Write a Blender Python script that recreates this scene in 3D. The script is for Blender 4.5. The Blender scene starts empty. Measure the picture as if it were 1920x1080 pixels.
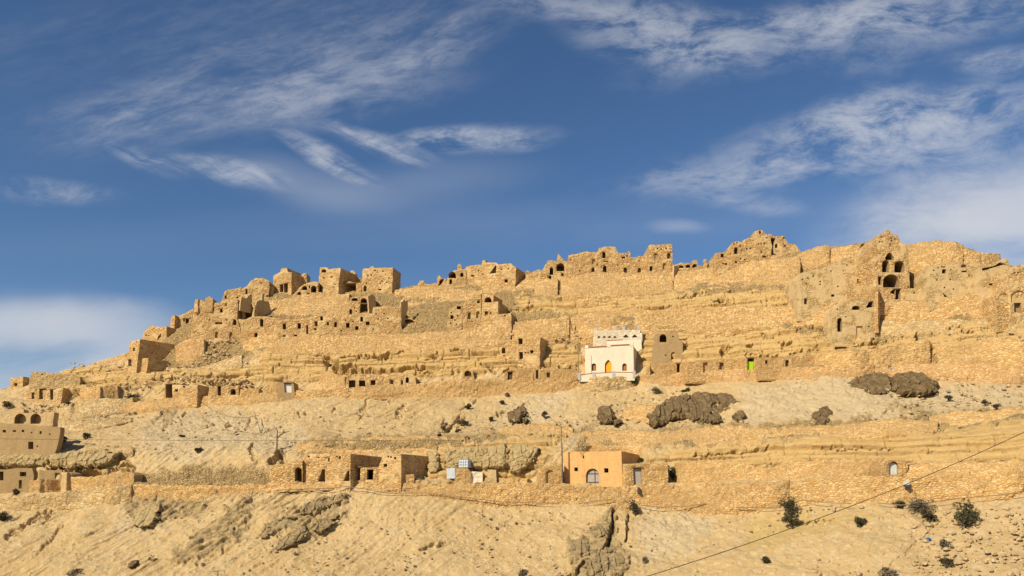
import bpy, bmesh, math, random
import numpy as np
from mathutils import Vector
from mathutils.geometry import delaunay_2d_cdt

random.seed(7)
SC = bpy.context.scene
COL = SC.collection
R = math.radians

# ------------------------------------------------------------------ camera
FPX, PITCH = 1507.0, R(15.0)
cam_d = bpy.data.cameras.new('camera')
cam = bpy.data.objects.new('camera', cam_d)
COL.objects.link(cam)
cam.location = (0, 0, 0)
cam.rotation_euler = (R(90) + PITCH, 0, 0)
cam_d.sensor_width = 36.0
cam_d.lens = 36.0 * FPX / 1920.0
cam_d.clip_start, cam_d.clip_end = 0.3, 20000
SC.camera = cam

# ------------------------------------------------------------------ light, exposure
SUN_AZ, SUN_EL = R(42), R(36)          # azimuth: to the left of straight behind the camera
sun_dir = Vector((-math.sin(SUN_AZ) * math.cos(SUN_EL), -math.cos(SUN_AZ) * math.cos(SUN_EL), math.sin(SUN_EL)))
sd = bpy.data.lights.new('sun', 'SUN')
sd.energy, sd.angle, sd.color = 4.8, R(0.55), (1.0, 0.88, 0.67)
so = bpy.data.objects.new('sun', sd)
COL.objects.link(so)
so.rotation_euler = sun_dir.to_track_quat('Z', 'Y').to_euler()
SC.view_settings.view_transform = 'Standard'
SC.view_settings.look = 'None'
SC.view_settings.exposure = 0.31
SC.view_settings.gamma = 1.0


def ray(px, py):
    cx, cy = (px - 960.0) / FPX, (540.0 - py) / FPX
    return (cx, math.cos(PITCH) - cy * math.sin(PITCH), math.sin(PITCH) + cy * math.cos(PITCH))


def at(px, py, Y):
    d = ray(px, py)
    t = Y / d[1]
    return Vector((d[0] * t, Y, d[2] * t))


def proj(p):
    fz = p[1] * math.cos(PITCH) + p[2] * math.sin(PITCH)
    uz = -p[1] * math.sin(PITCH) + p[2] * math.cos(PITCH)
    return 960 + FPX * p[0] / fz, 540 - FPX * uz / fz


# ------------------------------------------------------------------ sky with cirrus (world)
def build_world():
    w = bpy.data.worlds.new('World')
    SC.world = w
    w.use_nodes = True
    nt = w.node_tree
    nt.nodes.clear()
    N, L = nt.nodes.new, nt.links.new

    def val(n, i, v):
        if hasattr(v, 'is_linked') or isinstance(v, bpy.types.NodeSocket):
            L(v, n.inputs[i])
        else:
            n.inputs[i].default_value = v

    def m(op, a, b=None, c=None, clamp=False):
        n = N('ShaderNodeMath')
        n.operation = op
        n.use_clamp = clamp
        val(n, 0, a)
        if b is not None: val(n, 1, b)
        if c is not None: val(n, 2, c)
        return n.outputs[0]
    out = N('ShaderNodeOutputWorld')
    bg = N('ShaderNodeBackground')
    L(bg.outputs[0], out.inputs[0])
    bg.inputs[1].default_value = 0.09
    sky = N('ShaderNodeTexSky')
    sky.sky_type = 'NISHITA'
    sky.sun_disc = False
    sky.sun_elevation = SUN_EL
    sky.sun_rotation = math.atan2(sun_dir.x, sun_dir.y)
    sky.altitude = 600
    sky.air_density, sky.dust_density, sky.ozone_density = 1.0, 0.35, 3.2
    hs = N('ShaderNodeHueSaturation')
    hs.inputs['Hue'].default_value = 0.503
    hs.inputs['Saturation'].default_value = 1.14
    hs.inputs['Value'].default_value = .85
    L(sky.outputs[0], hs.inputs['Color'])
    tc = N('ShaderNodeTexCoord')
    sx = N('ShaderNodeSeparateXYZ')
    L(tc.outputs['Generated'], sx.inputs[0])
    ya = m('MAXIMUM', m('ABSOLUTE', sx.outputs[1]), 0.05)
    cb = N('ShaderNodeCombineXYZ')
    L(m('DIVIDE', sx.outputs[0], ya), cb.inputs[0])
    L(m('DIVIDE', sx.outputs[2], ya), cb.inputs[1])
    P = cb.outputs[0]

    def noise(vec, scale, detail, rough, dist=0.0, lac=2.0):
        n = N('ShaderNodeTexNoise')
        L(vec, n.inputs['Vector'])
        n.inputs['Scale'].default_value = scale
        n.inputs['Detail'].default_value = detail
        n.inputs['Roughness'].default_value = rough
        n.inputs['Distortion'].default_value = dist
        n.inputs['Lacunarity'].default_value = lac
        return n

    def mapped(vec, loc=(0, 0, 0), rot=0.0, sc=(1, 1, 1), typ='TEXTURE'):
        n = N('ShaderNodeMapping')
        n.vector_type = typ
        L(vec, n.inputs[0])
        n.inputs['Location'].default_value = loc
        n.inputs['Rotation'].default_value = (0, 0, rot)
        n.inputs['Scale'].default_value = sc
        return n.outputs[0]
    # warp
    wn = noise(P, 3.0, 4, 0.55)
    sub = N('ShaderNodeVectorMath'); sub.operation = 'SUBTRACT'
    L(wn.outputs['Color'], sub.inputs[0]); sub.inputs[1].default_value = (.5, .5, .5)
    scl = N('ShaderNodeVectorMath'); scl.operation = 'SCALE'
    L(sub.outputs[0], scl.inputs[0]); scl.inputs['Scale'].default_value = 0.07
    add = N('ShaderNodeVectorMath'); add.operation = 'ADD'
    L(P, add.inputs[0]); L(scl.outputs[0], add.inputs[1])
    PW = add.outputs[0]

    def fibre(ang, sa, sb, lo, hi, detail=8, rough=.62, dist=0.15):
        v = mapped(PW, (0.3, 0.1, 0), R(ang), (sa, sb, 1))
        n = noise(v, 1.0, detail, rough, dist)
        mr = N('ShaderNodeMapRange')
        mr.interpolation_type = 'SMOOTHSTEP'
        L(n.outputs[0], mr.inputs[0])
        mr.inputs[1].default_value, mr.inputs[2].default_value = lo, hi
        return mr.outputs[0]
    f_up = fibre(22, .24, .065, .30, .82, 10, .64)       # streaks rising to the right
    f_dn = fibre(-24, .16, .022, .30, .68)      # streaks falling to the right
    f_fl = fibre(8, .10, .045, .34, .70, 10, .70, .25)      # ripples, flocky
    f_lo = fibre(4, .35, .12, .22, .60, 6, .5, .3)         # soft bank
    fib = {'u': f_up, 'd': f_dn, 'f': f_fl, 's': f_lo}
    brk = fibre(12, .055, .022, .36, .62, 8, .7, .3)       # fine breaks that fray the wisps
    brk = m('MULTIPLY_ADD', brk, .75, .38)
    fib['u'] = m('MULTIPLY', f_up, brk); fib['d'] = m('MULTIPLY', f_dn, brk)
    # px, py, half length, half width, angle (up to the right +), weight, fibre
    blobs = [
        (560, 130, 470, 110, 20, .46, 'u'), (350, 205, 330, 70, 10, .44, 'u'), (800, 95, 240, 55, 30, .42, 'u'),
        (300, 60, 480, 120, 10, .18, 'u'), (620, 190, 300, 60, 14, .30, 'f'),
        (596, 292, 112, 26, -27, .85, 'd'), (705, 270, 128, 24, -19, .90, 'd'), (655, 325, 90, 20, -22, .4, 'd'),
        (900, 258, 160, 34, 4, .85, 'f'), (810, 255, 110, 22, 12, .5, 'f'),
        (270, 308, 80, 22, -24, .62, 'd'), (420, 330, 140, 28, -12, .75, 'd'), (560, 350, 200, 50, -12, .2, 's'),
        (95, 362, 140, 26, -3, .45, 'f'), (780, 350, 260, 60, 8, .14, 's'),
        (1240, 75, 190, 60, -8, .80, 'f'), (1150, 20, 300, 40, -5, .55, 'f'), (1480, 60, 330, 70, 16, .50, 'f'),
        (1700, 25, 340, 60, 4, .75, 'f'), (1890, 105, 110, 34, 0, .75, 'f'), (1650, 100, 160, 45, 10, .25, 'f'),
        (1760, 215, 300, 75, 10, .95, 'f'), (1520, 280, 340, 75, 14, .62, 'f'), (1420, 325, 320, 34, 6, .40, 'f'),
        (1800, 300, 260, 60, 8, .55, 'f'), (1600, 200, 160, 45, 25, .40, 'f'), (1400, 385, 120, 26, -14, .40, 'f'),
        (1870, 420, 340, 140, 12, 1.3, 's'), (1930, 480, 240, 130, 0, 1.4, 's'), (1800, 400, 260, 70, 14, .6, 'f'), (1700, 400, 160, 70, 14, .40, 'f'), (1275, 430, 60, 16, 0, .3, 's'),
        (20, 700, 380, 150, 2, 1.1, 's'), (200, 650, 170, 90, 6, .5, 's'), (40, 600, 260, 46, 5, .6, 's'), (140, 600, 220, 50, 5, .3, 'f'),
        (1150, 420, 1300, 60, 2, .07, 's'),
    ]
    total = None
    for (px, py, a, b, ang, wgt, kind) in blobs:
        d = ray(px, py)
        d2 = ray(px + 1, py)
        k = abs(d2[0] / d2[1] - d[0] / d[1])
        v = mapped(PW, (d[0] / d[1], d[2] / d[1], 0), R(ang), (a * k, b * k, 1))
        ln = N('ShaderNodeVectorMath'); ln.operation = 'LENGTH'
        L(v, ln.inputs[0])
        mr = N('ShaderNodeMapRange'); mr.interpolation_type = 'SMOOTHSTEP'
        L(ln.outputs['Value'], mr.inputs[0])
        mr.inputs[1].default_value, mr.inputs[2].default_value = 1.25, 0.1
        mr.inputs[3].default_value, mr.inputs[4].default_value = 0.0, wgt
        t = m('MULTIPLY', mr.outputs[0], fib[kind])
        total = t if total is None else m('ADD', total, t)
    # soft saturation
    cov = m('SUBTRACT', 1.0, m('POWER', 2.718, m('MULTIPLY', total, -1.08)))
    cov = m('MULTIPLY', cov, 0.92, clamp=True)
    mx = N('ShaderNodeMix'); mx.data_type = 'RGBA'
    L(cov, mx.inputs['Factor'])
    L(hs.outputs[0], mx.inputs['A'])
    mx.inputs['B'].default_value = (6.0, 6.1, 6.4, 1)
    L(mx.outputs['Result'], bg.inputs[0])


build_world()


# ------------------------------------------------------------------ numpy noise
def _h(i, j, s):
    n = (i.astype(np.int64) * 374761393 + j.astype(np.int64) * 668265263 + s * 974634777) & 0xffffffff
    n = ((n ^ (n >> 13)) * 1274126177) & 0xffffffff
    n = ((n ^ (n >> 16)) * 2246822519) & 0xffffffff
    n = n ^ (n >> 15)
    return (n & 0xffffff) / float(0x1000000)


def vnoise(x, y, s=0):
    x = np.asarray(x, float); y = np.asarray(y, float)
    i, j = np.floor(x), np.floor(y)
    u, v = x - i, y - j
    u, v = u * u * (3 - 2 * u), v * v * (3 - 2 * v)
    a, b, c, d = _h(i, j, s), _h(i + 1, j, s), _h(i, j + 1, s), _h(i + 1, j + 1, s)
    return (a * (1 - u) + b * u) * (1 - v) + (c * (1 - u) + d * u) * v - 0.5


def fbm(x, y, octv=4, s=0, g=0.5):
    t, a = 0.0, 1.0
    for k in range(octv):
        t = t + a * vnoise(x, y, s + k)
        x, y, a = np.asarray(x) * 2.03 + 3.7, np.asarray(y) * 2.03 + 1.3, a * g
    return t


def worley(x, y, s=0, jit=0.85):
    x = np.asarray(x, float); y = np.asarray(y, float)
    i0, j0 = np.floor(x), np.floor(y)
    f1 = np.full(x.shape, 9.0); f2 = np.full(x.shape, 9.0); cr = np.zeros(x.shape)
    for di in (-1, 0, 1):
        for dj in (-1, 0, 1):
            i, j = i0 + di, j0 + dj
            dx = i + .5 + jit * (_h(i, j, s) - .5) - x
            dy = j + .5 + jit * (_h(i, j, s + 11) - .5) - y
            d = np.sqrt(dx * dx + dy * dy)
            nearer = d < f1
            f2 = np.where(nearer, f1, np.minimum(f2, d))
            cr = np.where(nearer, _h(i, j, s + 23), cr)
            f1 = np.where(nearer, d, f1)
    return cr, f1, f2


def sstep(a, b, x):
    t = np.clip((x - a) / (b - a), 0, 1)
    return t * t * (3 - 2 * t)


# ------------------------------------------------------------------ the hill's shape: contour lines (photo column, row) at a distance
def fac(px):
    return np.interp(px, [-700, 0, 500, 950, 1250, 1600, 1920, 2600], [1.2, 1.08, 1.03, 1.0, .965, .88, .80, .72])


LINES = [   # distance (m at mid picture), points
    (72, [(-700, 1420), (2600, 1400)]),
    (88, [(-700, 1085), (0, 1080), (1920, 1080), (2600, 1085)]),
    (100, [(-700, 965), (0, 952), (130, 948), (250, 937), (400, 932), (520, 916), (660, 912), (820, 930), (980, 941), (1180, 942),
           (1250, 947), (1400, 950), (1480, 947), (1560, 932), (1700, 935), (1800, 930), (1920, 918), (2600, 900)]),
    (100.6, [(-700, 940), (0, 930), (130, 922), (250, 908), (520, 906), (1000, 908), (1200, 909), (1300, 906), (1500, 900), (1700, 893), (1920, 886), (2600, 870)]),
    (103.4, [(-700, 938), (0, 928), (130, 920), (250, 905.8), (520, 903.8), (1000, 905.8), (1200, 906.8), (1300, 903.8), (1500, 898), (1700, 891), (1920, 884), (2600, 868)]),
    (105.5, [(-700, 875), (0, 862), (250, 872), (420, 872), (500, 852), (800, 850), (1000, 850), (1060, 850), (1200, 855), (1400, 868), (1600, 868), (1700, 866), (1920, 862), (2600, 850)]),
    (107.5, [(-700, 850), (0, 846), (400, 842), (600, 838), (1000, 836), (1400, 836), (1700, 822), (1920, 808), (2600, 790)]),
    (128, [(-700, 790), (0, 758), (120, 768), (240, 770), (300, 764), (480, 752), (560, 744), (700, 739), (900, 743), (1000, 728), (1090, 728), (1200, 724), (1300, 720),
           (1450, 712), (1560, 703), (1700, 706), (1800, 709), (1920, 715), (2600, 730)]),
    (128.6, [(-700, 778), (0, 748), (120, 757), (250, 757), (330, 748), (480, 739), (560, 733), (640, 728), (760, 722), (870, 713), (1000, 711), (1090, 707), (1190, 705),
             (1240, 702), (1420, 693), (1640, 684), (1920, 686), (2600, 690)]),
    (131.0, [(-700, 776), (0, 746), (120, 755), (250, 755), (330, 746), (480, 737), (560, 731), (640, 726), (760, 720), (870, 711), (1000, 709), (1090, 705), (1190, 703), (1240, 700), (1420, 691), (1640, 682), (1920, 684), (2600, 688)]),
    (132.6, [(-700, 770), (0, 742), (120, 730), (300, 714), (540, 712), (650, 704), (760, 694), (870, 698), (950, 690), (1090, 690), (1230, 680), (1300, 672), (1420, 666),
             (1500, 665), (1640, 650), (1920, 634), (2600, 620)]),
    (137, [(-700, 766), (0, 739), (120, 712), (200, 694), (300, 692), (420, 672), (500, 661), (700, 661), (950, 646), (1060, 640), (1200, 635), (1400, 634), (1560, 626),
           (1700, 624), (1920, 612), (2600, 600)]),
    (141, [(-700, 764), (0, 737.5), (120, 706), (200, 684), (300, 655), (420, 634), (490, 629), (700, 627), (950, 602), (1070, 592), (1200, 577), (1400, 576),
           (1560, 569), (1650, 562), (1800, 552), (1920, 540), (2600, 540)]),
    (147, [(-700, 762), (0, 736.5), (120, 704), (200, 680), (240, 668), (330, 624), (420, 592), (500, 590), (750, 588), (960, 566), (1080, 556), (1200, 552), (1400, 538),
           (1560, 522), (1700, 505), (1800, 505), (1920, 525), (2600, 530)]),
    (155, [(-700, 760), (0, 735), (60, 723), (140, 702), (175, 682), (240, 660), (270, 640), (320, 612), (365, 596), (420, 566), (510, 545), (600, 547), (740, 543), (830, 532),
           (900, 524), (1000, 521), (1060, 512), (1270, 506), (1340, 497), (1500, 476), (1560, 464), (1640, 456), (1700, 464), (1810, 463), (1880, 490), (1920, 505), (2100, 520), (2600, 500)]),
]


CUTS = [(5, 600, 806, 2.6), (6, 620, 800, .8), (5, 1095, 1206, 3.2), (6, 1110, 1200, .9)]


def line_arrays(px):
    px = np.asarray(px, float)
    pys, ys = [], []
    prev = None
    for Y, pts in LINES:
        v = np.interp(px, [p[0] for p in pts], [p[1] for p in pts])
        if prev is not None:
            v = np.minimum(v, prev - 0.6)
        prev = v
        pys.append(v)
        ys.append(Y * fac(px))
    pys, ys = np.array(pys), np.array(ys)
    # level cuts in the hillside behind houses: (which line, from, to, metres further back)
    for i, a, b, add in CUTS:
        ys[i] += add * fac(px) * np.clip(np.minimum(px - a, b - px) / 24 + .5, 0, 1)
    return pys, ys


def ysurf(px, py):
    a, y = line_arrays(np.array([float(px)]))
    return float(np.interp(-py, -a[:, 0], y[:, 0]))


def surf(px, py, toward=0.0):
    Y = ysurf(px, py) - toward
    return at(px, py, Y)


# ------------------------------------------------------------------ object helpers
def tag(o, label=None, cat=None, group=None, kind=None):
    if label: o['label'] = label
    if cat: o['category'] = cat
    if group: o['group'] = group
    if kind: o['kind'] = kind
    return o


def empty(name, loc, rz=0.0):
    o = bpy.data.objects.new(name, None)
    o.location = loc
    o.rotation_euler = (0, 0, rz)
    o.empty_display_size = 0.5
    COL.objects.link(o)
    return o


def mesh_obj(name, verts, faces, mat, parent=None, smooth=False, loc=None, rz=None):
    me = bpy.data.meshes.new(name)
    me.from_pydata([tuple(v) for v in verts], [], faces)
    me.update()
    if mat: me.materials.append(mat)
    if smooth:
        me.polygons.foreach_set('use_smooth', [True] * len(me.polygons))
    o = bpy.data.objects.new(name, me)
    COL.objects.link(o)
    if parent: o.parent = parent
    if loc is not None: o.location = loc
    if rz is not None: o.rotation_euler = (0, 0, rz)
    return o


def grid_obj(name, V, mat, parent=None, smooth=False, attrs=None, keep=None):
    """V: (rows, cols, 3) array -> one sheet"""
    r, c = V.shape[:2]
    me = bpy.data.meshes.new(name)
    me.vertices.add(r * c)
    me.vertices.foreach_set('co', V.reshape(-1, 3).astype(np.float32).ravel())
    idx = np.arange(r * c).reshape(r, c)
    q = np.stack([idx[:-1, :-1], idx[:-1, 1:], idx[1:, 1:], idx[1:, :-1]], -1).reshape(-1, 4)
    if keep is not None:
        q = q[keep.reshape(-1)]
    n = len(q)
    me.loops.add(n * 4)
    me.loops.foreach_set('vertex_index', q.astype(np.int32).ravel())
    me.polygons.add(n)
    me.polygons.foreach_set('loop_start', np.arange(0, n * 4, 4, dtype=np.int32))
    me.polygons.foreach_set('loop_total', np.full(n, 4, dtype=np.int32))
    if smooth:
        me.polygons.foreach_set('use_smooth', np.ones(n, dtype=bool))
    me.update(calc_edges=True)
    if attrs:
        for k, a in attrs.items():
            t = me.attributes.new(k, 'FLOAT', 'POINT')
            t.data.foreach_set('value', a.astype(np.float32).ravel())
    me.materials.append(mat)
    o = bpy.data.objects.new(name, me)
    COL.objects.link(o)
    if parent: o.parent = parent
    return o


# ------------------------------------------------------------------ materials
class NB:
    def __init__(s, name):
        s.mat = bpy.data.materials.new(name)
        s.mat.use_nodes = True
        s.nt = s.mat.node_tree
        s.bsdf = s.nt.nodes['Principled BSDF']
        s.bsdf.inputs['Roughness'].default_value = 0.95
        s.bsdf.inputs['Specular IOR Level'].default_value = 0.1

    def n(s, t, **kw):
        x = s.nt.nodes.new(t)
        for k, v in kw.items(): setattr(x, k, v)
        return x

    def l(s, a, b): s.nt.links.new(a, b)

    def put(s, sock, v):
        if isinstance(v, bpy.types.NodeSocket): s.l(v, sock)
        else: sock.default_value = v

    def pos(s, scale=(1, 1, 1)):
        g = s.n('ShaderNodeNewGeometry')
        mp = s.n('ShaderNodeMapping')
        s.l(g.outputs['Position'], mp.inputs[0])
        mp.inputs['Scale'].default_value = scale
        return mp.outputs[0]

    def noise(s, vec, scale, detail=4, rough=.55, dist=0.0):
        x = s.n('ShaderNodeTexNoise')
        s.l(vec, x.inputs['Vector'])
        x.inputs['Scale'].default_value = scale
        x.inputs['Detail'].default_value = detail
        x.inputs['Roughness'].default_value = rough
        x.inputs['Distortion'].default_value = dist
        return x.outputs[0]

    def vor(s, vec, scale, feature='F1', rnd=1.0):
        x = s.n('ShaderNodeTexVoronoi', feature=feature)
        s.l(vec, x.inputs['Vector'])
        x.inputs['Scale'].default_value = scale
        x.inputs['Randomness'].default_value = rnd
        return x

    def mr(s, v, a, b, c=0.0, d=1.0):
        x = s.n('ShaderNodeMapRange')
        s.l(v, x.inputs[0])
        for i, t in zip((1, 2, 3, 4), (a, b, c, d)): x.inputs[i].default_value = t
        return x.outputs[0]

    def mix(s, f, a, b, blend='MIX'):
        x = s.n('ShaderNodeMix', data_type='RGBA', blend_type=blend)
        s.put(x.inputs['Factor'], f)
        s.put(x.inputs['A'], a if isinstance(a, bpy.types.NodeSocket) else (*a, 1))
        s.put(x.inputs['B'], b if isinstance(b, bpy.types.NodeSocket) else (*b, 1))
        return x.outputs['Result']

    def math(s, op, a, b):
        x = s.n('ShaderNodeMath', operation=op)
        s.put(x.inputs[0], a); s.put(x.inputs[1], b)
        return x.outputs[0]

    def ramp(s, v, stops):
        x = s.n('ShaderNodeValToRGB')
        s.l(v, x.inputs[0])
        e = x.color_ramp.elements
        while len(e) < len(stops): e.new(0.5)
        for k, (p, c) in zip(e, stops):
            k.position = p; k.color = (*c, 1)
        return x.outputs[0]

    def attr(s, name):
        x = s.n('ShaderNodeAttribute', attribute_name=name)
        return x.outputs['Fac']

    def bump(s, h, strength=.6, dist=.1, normal=None):
        x = s.n('ShaderNodeBump')
        s.l(h, x.inputs['Height'])
        x.inputs['Strength'].default_value = strength
        x.inputs['Distance'].default_value = dist
        if normal is not None: s.l(normal, x.inputs['Normal'])
        return x.outputs[0]

    def done(s, col, normal=None, rough=None):
        s.put(s.bsdf.inputs['Base Color'], col if isinstance(col, bpy.types.NodeSocket) else (*col, 1))
        if normal is not None: s.l(normal, s.bsdf.inputs['Normal'])
        if rough is not None: s.bsdf.inputs['Roughness'].default_value = rough
        return s.mat


def stone_mat(name, base, var=.35, size=.42, flat=1.7, joint=(.20, .125, .055), jw=.10, bumpd=.12, patch=.25, plaster=None, plaster_amt=.5, joint_mix=.66):
    """rubble masonry laid in earth mortar; optionally partly plastered"""
    b = NB(name)
    p = b.pos((1, 1, flat))
    wob = b.noise(p, 1.3, 3, .6)
    # stones of two sizes, changing from patch to patch of the wall
    sel = b.mr(b.noise(b.pos((.16, .16, .3)), 1.0, 4, .6), .50, .53)
    v1, v2 = b.vor(p, 1.0 / size), b.vor(p, .60 / size)
    e1, e2 = b.vor(p, 1.0 / size, 'DISTANCE_TO_EDGE'), b.vor(p, .60 / size, 'DISTANCE_TO_EDGE')
    sep = b.n('ShaderNodeSeparateColor')
    b.l(b.mix(sel, v1.outputs['Color'], v2.outputs['Color']), sep.inputs[0])
    em = b.n('ShaderNodeMix', data_type='FLOAT')
    b.l(sel, em.inputs['Factor']); b.l(e1.outputs['Distance'], em.inputs['A']); b.l(e2.outputs['Distance'], em.inputs['B'])
    edist = em.outputs['Result']
    var = var * .8
    lo = tuple(c * (1 - var) for c in base)
    hi = tuple(min(.9, c * (1 + var * .9)) for c in base)
    pale = (min(.9, base[0] * 1.16), min(.9, base[1] * 1.22), min(.9, base[2] * 1.4))
    rust = (base[0] * 1.0, base[1] * .84, base[2] * .62)
    col = b.ramp(sep.outputs[0], [(0.0, lo), (.3, rust), (.55, base), (.8, hi), (1.0, pale)])
    big = b.noise(b.pos((.09, .09, .13)), 1.0, 5, .6)
    col = b.mix(b.mr(big, .35, .68, 0, patch), col, (base[0] * .82, base[1] * .86, base[2] * .95))
    fine = b.noise(p, 9, 5, .7)
    col = b.mix(b.mr(fine, .3, .75, 0, .35), col, tuple(c * .55 for c in base))
    ed = b.mr(edist, 0.0, jw)
    col = b.mix(b.math('MULTIPLY', b.math('SUBTRACT', 1.0, ed), joint_mix), col, joint)
    hgt = b.math('ADD', b.math('MULTIPLY', b.mr(edist, 0, .3), .8), b.math('MULTIPLY', sep.outputs[1], .5))
    hgt = b.math('ADD', hgt, b.math('MULTIPLY', fine, .35))
    if plaster:
        pn = b.noise(b.pos((.45, .45, .6)), 1.0, 6, .62)
        pf = b.mr(pn, .60 - .3 * plaster_amt, .66 - .3 * plaster_amt)
        pc = b.mix(b.mr(b.noise(p, 2.2, 5, .65), .3, .7), plaster, tuple(c * .78 for c in plaster))
        streak = b.noise(b.pos((1.6, 1.6, .16)), 1.0, 5, .6)
        pc = b.mix(b.mr(streak, .45, .75, 0, .5), pc, tuple(c * .6 for c in plaster))
        col = b.mix(pf, col, pc)
        hm = b.n('ShaderNodeMix', data_type='FLOAT')
        b.l(pf, hm.inputs['Factor']); b.l(hgt, hm.inputs['A'])
        b.put(hm.inputs['B'], b.math('MULTIPLY_ADD' if False else 'ADD', b.math('MULTIPLY', fine, .22), 1.15))
        hgt = hm.outputs['Result']
    return b.done(col, b.bump(hgt, .7, bumpd))


M = {}
M['wall'] = stone_mat('rubble_wall', (.59, .39, .17), .30, .23)
M['wall_far'] = stone_mat('far_rubble_wall', (.595, .395, .175), .36, .32, 1.6, jw=.13, bumpd=.17, joint_mix=.66)
M['wall_fine'] = stone_mat('small_rubble_wall', (.595, .395, .175), .32, .20, 1.5)
M['wall_big'] = stone_mat('coursed_stone', (.595, .40, .175), .30, .29, 2.1, jw=.09)
M['wall_pink'] = stone_mat('rosy_rubble', (.59, .38, .175), .28, .24)
M['wall_grey'] = stone_mat('greyish_rubble', (.52, .38, .19), .36, .33)
M['house'] = stone_mat('house_rubble', (.59, .39, .175), .36, .34, 1.6, jw=.13, bumpd=.16, plaster=(.575, .405, .195), plaster_amt=.3)
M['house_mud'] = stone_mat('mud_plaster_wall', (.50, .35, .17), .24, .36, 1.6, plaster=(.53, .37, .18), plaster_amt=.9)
M['house_pale'] = stone_mat('pale_plaster_wall', (.52, .375, .18), .26, .36, 1.6, plaster=(.58, .425, .22), plaster_amt=.55)
M['mud'] = stone_mat('smooth_mud', (.37, .255, .12), .14, .5, 1.4, plaster=(.37, .255, .125), plaster_amt=1.9)


# ------------------------------------------------------------------ masks painted on the hill in plan of the slope
def poly_mask(px, py, pts, soft=6.0, warp=8.0, seed=3):
    """1 inside, soft and ragged edge"""
    x0, x1 = min(p[0] for p in pts) - 60, max(p[0] for p in pts) + 60
    y0, y1 = min(p[1] for p in pts) - 60, max(p[1] for p in pts) + 60
    out = np.zeros(px.shape)
    sel = (px > x0) & (px < x1) & (py > y0) & (py < y1)
    if not sel.any(): return out
    qx = px[sel] + warp * 2 * fbm(px[sel] / 14, py[sel] / 14, 3, seed)
    qy = py[sel] + warp * 2 * fbm(px[sel] / 14, py[sel] / 14, 3, seed + 50)
    d = poly_dist(qx, qy, pts)
    out[sel] = sstep(-soft, soft, d)
    return out


def poly_dist(qx, qy, pts):
    """signed distance, + inside"""
    n = len(pts)
    best = np.full(qx.shape, 1e9)
    ins = np.zeros(qx.shape, bool)
    for k in range(n):
        ax, ay = pts[k]; bx, by = pts[(k + 1) % n]
        dx, dy = bx - ax, by - ay
        t = np.clip(((qx - ax) * dx + (qy - ay) * dy) / (dx * dx + dy * dy + 1e-9), 0, 1)
        best = np.minimum(best, np.hypot(qx - ax - t * dx, qy - ay - t * dy))
        if ay != by:
            c = ((ay > qy) != (by > qy)) & (qx < (bx - ax) * (qy - ay) / (by - ay) + ax)
            ins ^= c
    return np.where(ins, best, -best)


STRATA = [   # bedded limestone bands
    [(150, 735), (95, 715), (180, 685), (250, 700), (480, 690), (500, 660), (720, 662), (900, 655), (1080, 648), (1095, 690), (880, 700), (760, 712), (600, 716), (300, 716)],
    [(1200, 690), (1210, 630), (1330, 622), (1440, 618), (1560, 640), (1660, 632), (1760, 622), (1930, 605), (2300, 600), (2300, 660), (1900, 655), (1700, 668), (1480, 672)],
    [(960, 590), (970, 560), (1060, 560), (1160, 556), (1300, 553), (1440, 548), (1560, 540), (1540, 572), (1350, 585), (1100, 590)],
    [(780, 905), (780, 848), (880, 842), (990, 820), (1070, 815), (1010, 880), (990, 905)],
    [(1200, 872), (1260, 850), (1420, 835), (1640, 818), (1930, 790), (2200, 790), (2200, 868), (1700, 874), (1450, 880)],
    [(90, 890), (100, 845), (230, 840), (250, 880), (180, 892)],
    [(60, 738), (60, 722), (150, 705), (240, 690), (260, 715), (160, 735)],
]
MASON = [    # slopes covered by tumbled masonry and stub walls
    [(240, 700), (240, 660), (320, 600), (420, 560), (510, 530), (740, 530), (900, 510), (1060, 500), (1340, 485), (1560, 455), (1700, 440), (2400, 460), (2400, 700),
     (1700, 690), (1400, 690), (1100, 650), (700, 665), (480, 665), (380, 700)],
    [(240, 930), (240, 890), (400, 880), (560, 880), (560, 912), (400, 935)],
    [(560, 850), (560, 825), (760, 815), (1000, 815), (1000, 830), (760, 850)],
    [(1070, 842), (1090, 805), (1400, 800), (1660, 785), (1930, 760), (1930, 800), (1680, 826), (1380, 840)],
]
GREY = [     # grey marl and lime waste on the slopes
    [(245, 830), (300, 775), (420, 770), (520, 800), (560, 825), (420, 850), (330, 870)],
    [(930, 790), (960, 760), (1040, 728), (1080, 725), (1050, 780), (980, 800)],
    [(1390, 790), (1380, 740), (1480, 715), (1600, 705), (1780, 715), (1930, 720), (1930, 760), (1700, 785), (1500, 800)],
    [(1060, 850), (1050, 820), (1080, 790), (1100, 800), (1080, 850)],
    [(380, 690), (390, 640), (430, 630), (470, 600), (480, 640), (440, 690)],
    [(460, 850), (500, 800), (580, 810), (560, 850)],
    [(220, 1000), (230, 930), (300, 930), (340, 950), (280, 1000)],
    [(1190, 1000), (1210, 960), (1340, 945), (1350, 970), (1300, 1030), (1200, 1060)],
    [(1400, 865), (1390, 840), (1420, 830), (1450, 850), (1440, 880)],
]
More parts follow.
